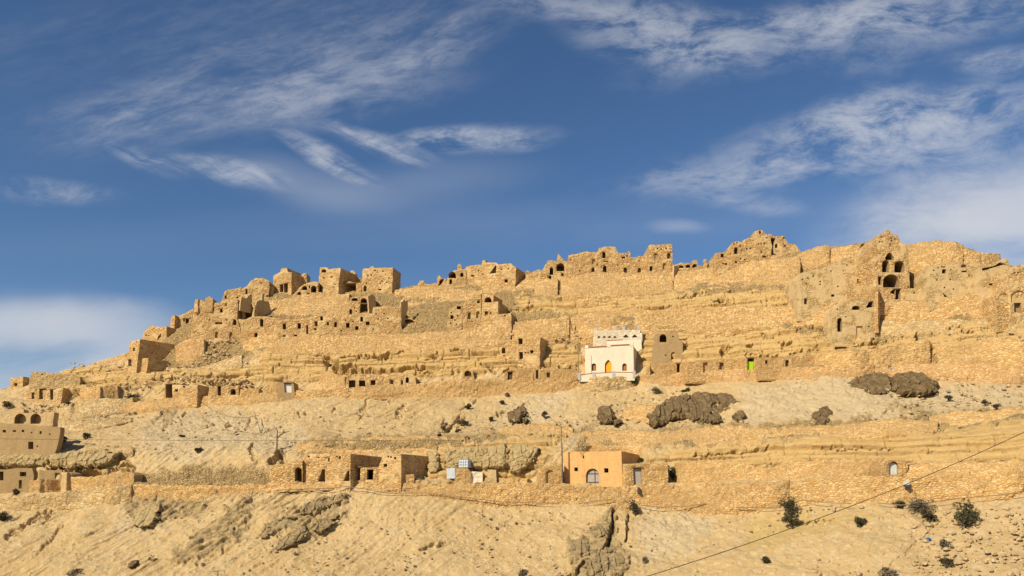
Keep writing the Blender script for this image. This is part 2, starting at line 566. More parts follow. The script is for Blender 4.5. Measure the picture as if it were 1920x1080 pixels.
DARK = [     # dark brown weathered crust
    [(320, 1050), (370, 1000), (470, 930), (485, 935), (460, 985), (400, 1010), (340, 1065)],
    [(485, 1005), (530, 965), (600, 930), (655, 925), (640, 950), (585, 975), (560, 990)],
    [(500, 1030), (550, 1000), (640, 955), (650, 965), (600, 1000), (560, 1015), (520, 1035)],
    [(225, 960), (270, 925), (350, 938), (400, 945), (370, 975), (330, 960), (300, 990), (265, 975)],
    [(360, 1060), (400, 1010), (470, 985), (450, 1010), (400, 1050)],
    [(1060, 1040), (1070, 1015), (1110, 995), (1150, 945), (1165, 960), (1150, 1010), (1175, 1050), (1165, 1090), (1080, 1090)],
    [(1700, 950), (1730, 938), (1760, 960), (1740, 985), (1705, 980)],
    [(300, 765), (330, 755), (350, 765), (310, 795)],
    [(1650, 770), (1690, 755), (1740, 760), (1770, 780), (1700, 775)],
]
YELLOW = [
    [(1400, 1000), (1420, 965), (1600, 960), (1640, 970), (1500, 1010), (1400, 1040)],
    [(830, 672), (900, 645), (940, 640), (930, 665), (870, 690), (700, 690)],
    [(1340, 640), (1400, 625), (1420, 640), (1380, 655)],
]


def build_hillside():
    px = np.concatenate([np.linspace(-700, -60, 80, endpoint=False), np.linspace(-60, 1980, 1560, endpoint=False), np.linspace(1980, 2600, 80)])
    pys, ys = line_arrays(px)
    th = PITCH
    rows_py, rows_Y = [], []
    K = len(LINES)
    for k in range(K - 1):
        gap = np.max(pys[k][80:-80] - pys[k + 1][80:-80])
        n = int(max(6, min(170, gap / (1.25 if k < 8 else .75)))) if k > 0 else 20
        for i in range(n):
            t = i / n
            rows_py.append(pys[k] * (1 - t) + pys[k + 1] * t)
            rows_Y.append(ys[k] * (1 - t) + ys[k + 1] * t)
        if k in (2, 6):      # level road on top of the retaining wall: a hidden terrace row
            pass
    rows_py.append(pys[-1]); rows_Y.append(ys[-1])
    PY = np.array(rows_py); Y = np.array(rows_Y)
    PX = np.broadcast_to(px, PY.shape).copy()
    cy = (540 - PY) / FPX
    dy = math.cos(th) - cy * math.sin(th)
    dz = math.sin(th) + cy * math.cos(th)
    T = Y / dy
    X = T * (PX - 960) / FPX
    Z = T * dz
    U, V = X, .7 * Y + .75 * Z
    def un(masks, soft, warp, seed):
        a = np.zeros(PX.shape)
        for i, p in enumerate(masks): a = np.maximum(a, poly_mask(PX, PY, p, soft, warp, seed + i))
        return a
    st = un(STRATA, 6, 7, 5); ma = un(MASON, 10, 8, 25); gr = un(GREY, 12, 14, 45); dk = un(DARK, 5, 10, 65); ye = un(YELLOW, 14, 14, 85)
    ma = np.maximum(ma - st, 0)
    # generic relief
    d = 1.1 * fbm(U / 11, V / 9, 3, 100) + .35 * fbm(U / 3.1, V / 3.1, 3, 110) + .16 * fbm(U / .8, V / .8, 2, 120)
    # rills across the fall line of the slope, leaning to the right
    a, c = U * .62 + V * .78, U * .78 - V * .62
    scree = np.clip(1 - st - ma, 0, 1)
    left = sstep(1250, 700, PX)
    ril = fbm(a / 7 + fbm(U / 9, V / 9, 2, 7), c / 1.1, 4, 130)
    d += scree * left * .34 * (np.abs(ril) * -1.4 + .2)
    gv = fbm(a / 9 + .5, c / .75, 3, 133)
    gm = sstep(.0, .25, fbm(U / 6, V / 6, 3, 136))
    d -= scree * (.25 + .75 * left) * gm * .34 * np.clip(1 - np.abs(gv) / .10, 0, 1)
    d += scree * (1 - left) * .25 * fbm(U / 1.7, V / 1.7, 3, 140)
    cr, f1, f2 = worley(U / .75, V / .75, 150)
    pres = (cr > .8)
    d += scree * np.where(pres, np.clip(.38 - f1, 0, 1) * .6, 0)
    # tumbled masonry
    cr, f1, f2 = worley(U / .62, V / .5, 160)
    d += ma * (.22 * cr + .24 * np.clip(f2 - f1, 0, .5))
    d += ma * .35 * fbm(U / 2.2, V / 1.2, 2, 163)
    # bedding: long slabs standing out and undercut
    wz = Z + .7 * fbm(U / 26, V / 26, 2, 170) - .02 * U
    lay = wz / .98 + .9 * vnoise(wz / 1.9, wz * 0 + .5, 171) + .12 * fbm(U / 4, wz / 3, 2, 172)
    cr, f1, f2 = worley(U / 4.4 + 13.7 * np.floor(lay), np.floor(lay) + .5, 180, .6)
    k = np.floor(lay); fr = lay - k
    lr = .6 * _h(k, k * 0, 190) + .4 * _h(k, np.floor(U / 13 + 5 * _h(k, k * 0, 9)), 191)
    bed = 1.5 * lr + .28 * cr - 1.25 * (fr < .26) * sstep(-.25, .1, fbm(U / 6, k * 7.7, 2, 77)) + .2 * sstep(.2, .5, fr) - .28 * sstep(.07, .02, f2 - f1)
    k2 = np.floor(wz / .34 + .2 * fbm(U / 3, wz, 2, 175))
    bed = bed + .35 * (_h(k2, np.floor(U / 5.1 + 7 * _h(k2, k2 * 0, 19)), 193) - .5)
    stm = st.copy()
    st = st * np.where((PX > 1150) & (PY > 770), .62, np.where((PX > 700) & (PY > 770), .5, 1.0))
    d += st * (bed * 1.15 - .5 + .30 * fbm(U / 2.4, wz / .5, 3, 195))
    # dark crust: lumpy
    rt = PX > 1000
    cr, f1, f2 = worley(np.where(rt, U / 2.3 + .5 * fbm(U / 2, V / 2, 2, 201), a / 2.6), np.where(rt, V / 1.3, c / 1.2), 200)
    d += dk * (.1 + .7 * np.clip(f2 - f1, 0, .6) + .55 * fbm(U / .9, V / .6, 3, 205))
    d += gr * .25 * fbm(U / .6, V / .6, 3, 208)
    # cracks / gullies as carved lines (column, row)
    CR = [([(95, 965), (60, 985), (20, 1000)], 5, .9), ([(100, 950), (60, 975), (45, 995), (18, 1010)], 4, .9), ([(80, 985), (100, 960)], 3, .6),
          ([(1150, 950), (1152, 985), (1140, 1020), (1125, 1060)], 5, 1.5), ([(1176, 960), (1177, 1005), (1172, 1012)], 4, 1.2), ([(1150, 955), (1180, 953)], 4, 1.2),
          ([(118, 985), (95, 1015), (70, 1045)], 4, .6), ([(675, 770), (690, 750), (672, 790)], 3, .6), ([(760, 760), (745, 775)], 3, .6),
          ([(1075, 1080), (1090, 1060), (1105, 1052)], 4, 1.0), ([(1135, 1080), (1140, 1058), (1160, 1052)], 4, 1.0),
          ([(290, 790), (318, 770), (350, 750)], 4, .7), ([(480, 870), (470, 845), (478, 838)], 3, .8), ([(385, 720), (410, 690)], 3, .5),
          ([(1650, 1080), (1760, 985), (1900, 930)], 5, .25), ([(1500, 980), (1560, 978)], 4, .7), ([(785, 1030), (830, 1018)], 3, -.6)]
    CR += [([(1425, 669), (1460, 668)], 4, 1.6), ([(1487, 664), (1520, 657), (1535, 659)], 4, 2.0), ([(1567, 655), (1600, 650), (1612, 648)], 4, 2.0), ([(1605, 652), (1640, 640), (1662, 640)], 6, 2.6),
           ([(1722, 634), (1760, 626), (1795, 622)], 5, 2.6), ([(1338, 569), (1366, 568)], 4.5, 2.6), ([(618, 683), (640, 692), (655, 699), (672, 694)], 8, 3.2), ([(325, 706), (355, 708)], 3.5, 1.6),
           ([(370, 708), (400, 711)], 3.5, 1.6), ([(395, 717), (422, 719)], 4, 2.2), ([(428, 718), (455, 717)], 3.5, 1.8), ([(580, 671), (622, 677)], 3, 1.4), ([(640, 672), (700, 674), (760, 668)], 2.5, 1.2),
           ([(680, 695), (740, 697), (800, 690)], 3, 1.4), ([(512, 868), (523, 848), (534, 868)], 8, 2.2), ([(100, 884), (170, 889), (185, 888)], 5, 2.4), ([(890, 882), (915, 880)], 4, 1.6), ([(1010, 692), (1035, 689)], 4, 1.8),
           ([(230, 875), (250, 872)], 4, 1.2), ([(1300, 858), (1400, 852), (1440, 846)], 2.5, 1.0), ([(1540, 848), (1640, 846), (1690, 842)], 2.2, .9), ([(985, 818), (1030, 819), (1070, 818)], 3, 1.2), ([(1100, 560), (1130, 556)], 3, 1.2),
           ([(1165, 556), (1205, 554)], 2.2, 1.0), ([(1270, 560), (1330, 556)], 2, .8), ([(960, 585), (1000, 580), (1020, 579)], 2.2, .9), ([(900, 690), (930, 700)], 3, 1.2)]
    rc = random.Random(21)
    for _ in range(75):
        x, y = rc.uniform(500, 1900), rc.uniform(545, 700)
        y = min(y, 705 - max(0, (x - 1100)) * .06)
        ln = rc.uniform(6, 26)
        CR.append(([(x, y), (x + ln * .5, y + rc.uniform(-1, 1)), (x + ln, y - ln * rc.uniform(-.05, .22))], rc.uniform(1.6, 2.8), rc.uniform(.6, 1.5)))
    for _ in range(26):
        x, y = rc.uniform(250, 1000), rc.uniform(745, 835)
        ln = rc.uniform(5, 16)
        CR.append(([(x, y), (x + ln, y - ln * rc.uniform(.5, 1.2))], rc.uniform(1.8, 3.0), rc.uniform(.4, .9)))
    for pts, wd, dep in CR:
        best = np.full(PX.shape, 1e9)
        x0, x1 = min(p[0] for p in pts) - 30, max(p[0] for p in pts) + 30
        y0, y1 = min(p[1] for p in pts) - 30, max(p[1] for p in pts) + 30
        s = (PX > x0) & (PX < x1) & (PY > y0) & (PY < y1)
        qx = PX[s] + 8 * fbm(PX[s] / 9, PY[s] / 9, 3, 31); qy = PY[s] + 8 * fbm(PX[s] / 9, PY[s] / 9, 3, 37)
        b = np.full(qx.shape, 1e9)
        for (ax, ay), (bx, by) in zip(pts[:-1], pts[1:]):
            ex, ey = bx - ax, by - ay
            t = np.clip(((qx - ax) * ex + (qy - ay) * ey) / (ex * ex + ey * ey), 0, 1)
            b = np.minimum(b, np.hypot(qx - ax - t * ex, qy - ay - t * ey))
        tmp = np.zeros(PX.shape); tmp[s] = np.clip(1 - b / wd, 0, 1)
        d -= dep * tmp ** .7
    Yd = Y - d * .80
    Zd = Z + d * .45
    grid = np.stack([X, Yd, Zd], -1)
    # continue: valley towards and under the camera, and the back of the ridge
    first, last = grid[0], grid[-1]
    def strip(base, Yv, Zv, spread=1.0):
        s = base.copy(); s[:, 0] *= spread; s[:, 1] = Yv; s[:, 2] = Zv; return s
    front = [strip(first, -400, -2, 3.0), strip(first, -40, -1.6, 1.2), strip(first, 4, -1.8), strip(first, 22, -10), strip(first, 45, -26)]
    back = []
    for dyv, dzv in ((3, -.4), (8, -1.5), (25, -9), (90, -38), (400, -80)):
        s = last.copy(); s[:, 1] += dyv; s[:, 2] += dzv
        if dyv > 50: s[:, 2] = np.minimum(s[:, 2], -20 if dyv < 100 else -40)
        back.append(s)
    G = np.concatenate([np.array(front), grid, np.array(back)], 0)
    def pad(a): return np.concatenate([np.zeros((len(front), a.shape[1])), a, np.zeros((len(back), a.shape[1]))], 0)
    b = NB('hillside_ground')
    p = b.pos()
    n1 = b.noise(b.pos((.07, .07, .1)), 1.0, 6, .6)
    n2 = b.noise(p, .9, 6, .65)
    n3 = b.noise(p, 6.0, 6, .75)
    sc = b.mix(b.mr(n1, .35, .65), (.58, .415, .21), (.535, .375, .175))
    sc = b.mix(b.mr(n2, .42, .72, 0, .55), sc, (.43, .305, .145))
    v = b.vor(p, 2.6)
    sepc = b.n('ShaderNodeSeparateColor'); b.l(v.outputs['Color'], sepc.inputs[0])
    sc = b.mix(b.mr(sepc.outputs[0], .72, .8, 0, .55), sc, (.60, .48, .28))
    sc = b.mix(b.mr(n3, .52, .75, 0, .5), sc, (.33, .235, .12))
    grc = b.mix(b.mr(n2, .35, .65), (.58, .455, .275), (.50, .385, .22))
    grc = b.mix(b.mr(n3, .5, .75, 0, .5), grc, (.27, .21, .14))
    sc = b.mix(b.math('MULTIPLY', b.attr('grey'), .85), sc, grc)
    sc = b.mix(b.math('MULTIPLY', b.attr('yellow'), .6), sc, (.52, .37, .13))
    pm = b.pos((1, 1, 1.6))
    vm = b.vor(pm, 3.0); ve = b.vor(pm, 3.0, 'DISTANCE_TO_EDGE')
    sm = b.n('ShaderNodeSeparateColor'); b.l(vm.outputs['Color'], sm.inputs[0])
    mc = b.ramp(sm.outputs[0], [(0, (.40, .27, .115)), (.35, (.535, .35, .145)), (.7, (.575, .405, .18)), (1, (.66, .50, .26))])
    mc = b.mix(b.math('MULTIPLY', b.math('SUBTRACT', 1.0, b.mr(ve.outputs['Distance'], 0, .12)), .55), mc, (.19, .12, .055))
    mc = b.mix(b.mr(n1, .45, .7, 0, .35), mc, (.46, .35, .2))
    rk = b.mix(b.mr(b.noise(b.pos((.25, .25, 2.2)), 1.0, 6, .65), .35, .65), (.58, .40, .18), (.50, .33, .125))
    rk = b.mix(b.mr(n3, .5, .8, 0, .4), rk, (.28, .19, .09))
    dkc = b.mix(b.mr(b.noise(p, 2.4, 6, .7), .35, .65), (.32, .23, .115), (.45, .335, .17))
    col = b.mix(b.attr('masonry'), sc, mc)
    col = b.mix(b.attr('strata'), col, rk)
    col = b.mix(b.math('MULTIPLY', b.attr('dark'), b.mr(n2, .3, .5, .55, 1.0)), col, dkc)
    n4 = b.noise(b.pos((1, 1, 1)), 1.7, 6, .72)
    h = b.math('ADD', b.math('ADD', b.math('MULTIPLY', n3, .5), b.math('MULTIPLY', n4, 1.6)), b.math('MULTIPLY', sepc.outputs[1], .25))
    h = b.math('ADD', h, b.math('MULTIPLY', b.math('MULTIPLY', b.mr(ve.outputs['Distance'], 0, .25), b.attr('masonry')), 1.0))
    mat = b.done(col, b.bump(h, .9, .24))
    o = grid_obj('hillside', G, mat, attrs={'strata': pad(stm), 'masonry': pad(ma), 'grey': pad(gr), 'dark': pad(dk), 'yellow': pad(ye)})
    tag(o, kind='structure')
    b = NB('plain_sand')
    mat = b.done(b.mix(b.noise(b.pos((.01, .01, .01)), 1.0, 5, .6), (.40, .30, .17), (.47, .35, .20)))
    o = mesh_obj('ground', [(-6000, -6000, -45), (6000, -6000, -45), (6000, 6000, -45), (-6000, 6000, -45)], [(0, 1, 2, 3)], mat)
    tag(o, kind='structure')


build_hillside()


# ------------------------------------------------------------------ retaining walls
def rwall(label, top, bot, mat='wall', lean=.25, thick=3.0, fwd=.55, group='stone retaining walls on the hillside', size=(.5, .34), rel=.16, jag=.25, Yb=None, name='retaining_wall', cat='wall', seed=None):
    """top, bot: polylines (column,row); the wall's face follows both, its body runs back into the hill"""
    seed = seed if seed is not None else (abs(hash(label)) if False else sum(map(ord, label)) % 997)
    x0, x1 = max(top[0][0], bot[0][0]), min(top[-1][0], bot[-1][0])
    xs = np.linspace(x0, x1, 60)
    L = 0
    def tp(x): return np.interp(x, [p[0] for p in top], [p[1] for p in top])
    def bp(x): return np.interp(x, [p[0] for p in bot], [p[1] for p in bot])
    ya = np.array([ysurf(x, bp(x)) for x in xs])
    L = (x1 - x0) / FPX * ya.mean()
    step = .14
    nc = int(min(1400, max(8, L / step)))
    xs2 = np.linspace(x0, x1, nc)
    t, bb = tp(xs2), bp(xs2)
    if Yb is None:
        y = np.interp(xs2, xs, ya) - fwd
        yt_s = np.interp(xs2, xs, np.array([ysurf(x, tp(x)) for x in xs])) - fwd
    else:
        y = np.full(nc, float(Yb)) if not callable(Yb) else Yb(xs2)
        yt_s = y + .5
    e = np.minimum(np.arange(nc), np.arange(nc)[::-1]) * (L / nc)
    y = y + .9 * np.clip(1 - e / 1.6, 0, 1) ** 2
    k = np.convolve(np.pad(y, 12, mode='edge'), np.ones(25) / 25, 'valid')
    y = np.minimum(k, y + .3)
    yt = y + np.clip((yt_s - y) * lean, 0, 12)
    B = np.array([at(a, b_, c) for a, b_, c in zip(xs2, bb, y)])
    Tp = np.array([at(a, b_, c) for a, b_, c in zip(xs2, t, yt)])
    H = np.maximum((Tp - B)[:, 2], .2)
    nr = int(min(80, max(4, H.max() / step)))
    vv = np.linspace(-.55, 1, nr)[:, None]
    G = B[None] * (1 - vv[..., None]) + Tp[None] * vv[..., None]
    G[..., 1] = np.where(vv < 0, B[None, :, 1], G[..., 1])
    G[..., 0] = np.where(vv < 0, B[None, :, 0], G[..., 0])
    s = np.cumsum(np.r_[0, np.hypot(np.diff(B[:, 0]), np.diff(B[:, 1]))])
    S = np.broadcast_to(s, (nr, nc)); Zw = G[..., 2]
    wv = S / size[0] + .35 * fbm(S / 2, Zw / 2, 2, seed)
    wz = Zw / size[1] + .3 * fbm(S / 3, Zw / 3, 2, seed + 5)
    cr, f1, f2 = worley(wv, wz, seed)
    d = rel * (cr - .3) + rel * 1.6 * np.clip(f2 - f1, 0, .4) + .5 * fbm(S / 7, Zw / 4, 3, seed + 9)
    G[..., 1] -= d
    # ragged crest: whole stones missing
    cj = _h(np.floor(s / .6), np.floor(s * 0), seed + 3) - .5
    jj = jag * (cj + 1.2 * vnoise(s / 3.5, s * 0, seed + 4))
    fall = np.clip((vv - .7) / .3, 0, 1)
    G[..., 2] += fall * jj[None]
    topr = G[-1].copy()
    q1 = topr.copy(); q1[:, 1] += .5
    q2 = topr.copy(); q2[:, 1] += thick
    q3 = G[0].copy(); q3[:, 1] = q2[:, 1]
    G = np.concatenate([G, q1[None], q2[None], q3[None]], 0)
    # close the ends
    def endcol(i):
        e = G[:, i].copy(); e[:, 1] = np.maximum(e[:, 1], q2[i, 1]); return e
    G = np.concatenate([endcol(0)[:, None], G, endcol(-1)[:, None]], 1)
    o = grid_obj(name, G, M[mat])
    tag(o, label, cat, group, 'thing')
    return o


RW = [
    # lower road
    ('long coursed stone wall carrying the lower road below the orange house', [(660, 905), (1000, 908), (1200, 910), (1300, 907), (1480, 901)], [(660, 912), (820, 931), (980, 942), (1180, 943), (1300, 948), (1400, 950), (1480, 947)], 'wall_fine', .1),
    ('low stone wall under the doorways of the lower house row', [(250, 908), (400, 909), (520, 906), (658, 905)], [(250, 936), (400, 933), (520, 917), (658, 913)], 'wall', .3),
    ('stone wall carrying the lower road at the right edge, crossed by the black cable', [(1482, 901), (1560, 897), (1700, 893), (1800, 889), (1940, 885)], [(1482, 946), (1560, 932), (1700, 935), (1800, 930), (1940, 916)], 'wall', .15),
    ('worn stone wall at the bottom left under the cave doors', [(-20, 937), (60, 931), (100, 927), (150, 918), (248, 910)], [(-20, 953), (60, 951), (100, 949), (150, 948), (248, 937)], 'wall_grey', .3),
    # second road
    ('stone wall carrying the upper road left of the white house', [(545, 733), (640, 728), (760, 722), (870, 713), (1000, 712), (1084, 708)], [(545, 745), (640, 741), (760, 740), (870, 744), (1000, 729), (1084, 728)], 'wall_fine', .2),
    ('stone wall below the ruined doorways at the left end of the upper road', [(222, 757), (300, 749), (400, 743), (480, 738), (543, 734)], [(222, 773), (300, 765), (400, 757), (480, 752), (543, 746)], 'wall_fine', .3),
    ('rounded grey stone bastion under the white house', [(1086, 707), (1110, 709), (1140, 708), (1170, 706), (1198, 704)], [(1086, 728), (1110, 733), (1140, 732), (1170, 727), (1198, 724)], 'wall_grey', .1),
    ('rosy stone wall below the green door', [(1200, 704), (1300, 698), (1420, 692), (1520, 688), (1640, 684)], [(1200, 725), (1300, 720), (1420, 713), (1520, 707), (1640, 696)], 'wall_pink', .2),
    ('stone wall of the upper road at the right edge behind the rubbish', [(1642, 684), (1760, 681), (1850, 684), (1940, 686)], [(1642, 697), (1760, 704), (1850, 712), (1940, 717)], 'wall_pink', .2),
    # terraces of the middle slope
    ('rough terrace wall on the slope above the lower house row', [(555, 832), (640, 824), (760, 818), (880, 822), (985, 816)], [(555, 850), (640, 848), (760, 843), (880, 838), (985, 836)], 'wall', .75),
    ('short terrace wall beneath the grey scree fan', [(940, 800), (980, 795), (1040, 794), (1075, 800)], [(940, 822), (980, 818), (1040, 815), (1075, 815)], 'wall', .7),
    ('terrace wall directly above the orange house', [(1085, 812), (1140, 806), (1220, 808), (1300, 802), (1400, 798)], [(1085, 830), (1140, 838), (1220, 838), (1300, 838), (1400, 832)], 'wall', .7),
    ('long low terrace wall below the dark boulder on the right slope', [(1390, 804), (1480, 800), (1560, 796), (1640, 789), (1700, 787), (1760, 790)], [(1390, 835), (1480, 828), (1560, 824), (1640, 816), (1700, 812), (1760, 808)], 'wall', .7),
    ('rough terrace stub at the right edge of the slope', [(1752, 776), (1800, 770), (1850, 771), (1935, 760)], [(1752, 796), (1800, 795), (1850, 790), (1935, 782)], 'wall_big', .6),
    ('short terrace wall right of the big boulder foot', [(1170, 765), (1200, 760), (1235, 762)], [(1170, 783), (1200, 786), (1235, 786)], 'wall', .6),
    ('brown terrace wall right of the plaster house', [(112, 789), (160, 787), (200, 784), (245, 783)], [(112, 805), (160, 806), (200, 800), (245, 790)], 'wall_grey', .5),
    ('small terrace wall over the pale overhang on the left', [(118, 833), (160, 832), (200, 834), (250, 842)], [(118, 848), (160, 847), (200, 848), (250, 852)], 'wall_grey', .6),
    ('broken wall stub between the upper doorways on the left', [(150, 726), (193, 724), (222, 722)], [(150, 760), (188, 757), (222, 752)], 'wall', .3),
    ('ruined pale retaining wall left of the upper road', [(105, 765), (150, 752), (200, 748), (250, 745)], [(105, 785), (150, 784), (200, 776), (250, 770)], 'wall_grey', .5),
    # right rows, coursed fronts
    ('honey coloured coursed wall under the overhanging rock', [(1533, 662), (1560, 660), (1600, 659), (1628, 657)], [(1533, 689), (1560, 688), (1600, 687), (1628, 684)], 'wall_big', .1),
    ('tall coursed wall left of the narrow gap', [(1629, 656), (1660, 648), (1700, 640), (1744, 637)], [(1629, 684), (1660, 683), (1700, 682), (1744, 681)], 'wall_big', .1),
    ('tall coursed wall right of the narrow gap', [(1764, 645), (1800, 642), (1860, 636), (1935, 640)], [(1764, 681), (1800, 682), (1860, 684), (1935, 686)], 'wall_big', .1),
    ('coursed field wall between the tree and the pale door', [(1270, 866), (1330, 863), (1400, 868), (1440, 880), (1480, 866), (1560, 862), (1655, 862)], [(1270, 909), (1330, 907), (1400, 905), (1440, 904), (1480, 902), (1560, 900), (1655, 896)], 'wall', .15, 3.0, -.9),
    ('coursed wall right of the pale door under the cable', [(1700, 872), (1760, 868), (1850, 866), (1940, 862)], [(1700, 894), (1760, 892), (1850, 889), (1940, 886)], 'wall', .3),
    ('smooth sloping wall under the deep rock overhang', [(602, 692), (625, 698), (648, 708)], [(602, 736), (625, 734), (648, 732)], 'wall_fine', .5),
    ('stone parapet before the smooth cave room', [(55, 901), (75, 896), (95, 899), (118, 900)], [(55, 926), (75, 925), (95, 923), (118, 921)], 'wall', .0),
    ('pale square pier beside the stone parapet', [(115, 884), (125, 886), (134, 890)], [(115, 922), (125, 922), (134, 921)], 'house_mud', .0),
    ('crooked stone wall under the pale overhang', [(134, 893), (160, 896), (190, 890), (215, 888), (240, 886), (252, 890)], [(134, 921), (160, 920), (200, 917), (230, 913), (252, 910)], 'wall', .1),
    # upper hill
    ('broad sloping wall of small stones across the left upper hill', [(455, 640), (490, 629), (600, 630), (740, 627), (830, 622), (958, 604)], [(455, 662), (490, 666), (600, 662), (740, 660), (830, 655), (958, 642)], 'wall_far', .75),
    ('sloping stone wall between the rock ledge and the leaning post', [(960, 604), (1000, 600), (1068, 592)], [(960, 640), (1000, 636), (1068, 628)], 'wall_far', .75),
    ('great sloping wall of small stones above the white house', [(1070, 592), (1130, 582), (1200, 577), (1300, 574), (1400, 574), (1500, 572), (1568, 566)], [(1070, 632), (1130, 630), (1200, 630), (1300, 622), (1400, 615), (1500, 612), (1568, 600)], 'wall_far', .75),
    ('sloping wall below the big ridge house and the square tower', [(1052, 520), (1100, 511), (1180, 511), (1262, 509)], [(1052, 556), (1100, 556), (1180, 553), (1262, 548)], 'wall_far', .7),
    ('long sloping wall below the ruined ridge castle', [(1264, 510), (1340, 500), (1420, 490), (1500, 478)], [(1264, 545), (1340, 542), (1420, 536), (1500, 530)], 'wall_far', .7),
    ('crest wall right of the ruined ridge castle', [(1498, 474), (1530, 464), (1555, 461)], [(1498, 500), (1530, 500), (1555, 498)], 'wall_far', .4),
    ('crest wall leading up to the free arch', [(1560, 464), (1590, 459), (1612, 458)], [(1560, 500), (1590, 500), (1612, 498)], 'wall_far', .4),
    ('rounded crest wall right of the gabled arch house', [(1702, 460), (1730, 455), (1760, 453), (1790, 454), (1805, 461)], [(1702, 505), (1730, 505), (1760, 503), (1790, 502), (1805, 502)], 'wall_far', .35),
    ('low crest wall stepping down behind the rounded wall', [(1806, 469), (1830, 471), (1834, 475), (1876, 474)], [(1806, 500), (1830, 500), (1834, 500), (1876, 497)], 'wall_far', .3),
    ('broad stone wall below the plastered right houses', [(1652, 566), (1720, 563), (1780, 560), (1830, 553), (1868, 545)], [(1652, 600), (1720, 600), (1780, 597), (1830, 594), (1868, 594)], 'wall_far', .5),
    ('rubble bank below the right upper wall', [(1640, 602), (1720, 602), (1800, 600), (1935, 597)], [(1640, 626), (1720, 626), (1800, 622), (1935, 616)], 'wall_grey', .85),
    ('stone wall in the lee of the cube house on the ridge', [(740, 544), (790, 538), (850, 540), (905, 545)], [(740, 575), (790, 572), (850, 566), (905, 562)], 'wall_far', .8),
    ('sloping stone wall below the ridge arches on the left', [(500, 563), (560, 556), (600, 550), (655, 550)], [(500, 588), (560, 590), (600, 590), (655, 590)], 'wall_far', .8),
    ('stone bank under the ridge house with the turret', [(905, 530), (950, 524), (1000, 520), (1046, 522)], [(905, 556), (950, 556), (1000, 554), (1046, 556)], 'wall_far', .7),
    ('buttress wall right of the vaulted annex', [(330, 650), (350, 636), (368, 634), (383, 636)], [(330, 676), (350, 674), (368, 672), (383, 668)], 'wall_pink', .3),
    ('pale rubble bank at the foot of the left houses', [(318, 690), (360, 688), (410, 680), (455, 664)], [(318, 704), (360, 704), (410, 700), (455, 690)], 'wall_grey', .9),
    ('low terrace wall of the far left crest', [(130, 706), (160, 690), (200, 676), (236, 662)], [(130, 716), (160, 708), (200, 694), (236, 684)], 'wall_far', .6),
]
for r_ in RW:
    rwall(*r_)


# ------------------------------------------------------------------ ruin builder
def plain_mat(name, col, rough=.8, var=.25, scale=2.0, spec=.15, streak=0.0):
    b = NB(name)
    p = b.pos()
    c = b.mix(b.mr(b.noise(p, scale, 6, .65), .3, .72), col, tuple(x * (1 - var) for x in col))
    if streak:
        c = b.mix(b.mr(b.noise(b.pos((2.2, 2.2, .2)), 1.0, 5, .6), .5, .8, 0, streak), c, tuple(x * .5 for x in col))
    b.bsdf.inputs['Specular IOR Level'].default_value = spec
    return b.done(c, b.bump(b.noise(p, 5, 5, .7), .4, .05), rough)


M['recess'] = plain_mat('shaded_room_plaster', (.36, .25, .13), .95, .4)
M['green'] = plain_mat('lime_green_paint', (.36, .62, .015), .5, .15)
M['orange_door'] = plain_mat('orange_door_paint', (.80, .36, .012), .5, .18)
M['brown_wood'] = plain_mat('brown_shutter_wood', (.36, .15, .05), .6, .3)
M['grey_wood'] = plain_mat('weathered_plank', (.40, .36, .31), .8, .35, 6, streak=.6)
M['pale_door'] = plain_mat('pale_painted_door', (.62, .63, .58), .7, .25, streak=.3)
M['dark_wood'] = plain_mat('dark_old_wood', (.12, .08, .05), .85, .4)
M['white_plaster'] = plain_mat('white_plaster', (.67, .585, .45), .9, .14, .8, streak=.25)
M['lattice_plaster'] = stone_mat('white_pebbled_plaster', (.63, .545, .41), .16, .30, 1.3, joint=(.42, .34, .22), joint_mix=.5)
M['orange_plaster'] = stone_mat('orange_plaster', (.47, .31, .15), .25, .34, 1.6, plaster=(.66, .385, .155), plaster_amt=.92)
M['grey_block'] = plain_mat('grey_cement', (.42, .40, .40), .9, .2)
M['red_trim'] = plain_mat('red_brown_trim', (.30, .13, .065), .8, .2)
M['old_beam'] = plain_mat('old_palm_beam', (.22, .15, .08), .9, .4)
M['iron'] = plain_mat('dark_iron', (.09, .075, .065), .6, .3)

GROUP_H = 'ruined stone houses of the hill village'


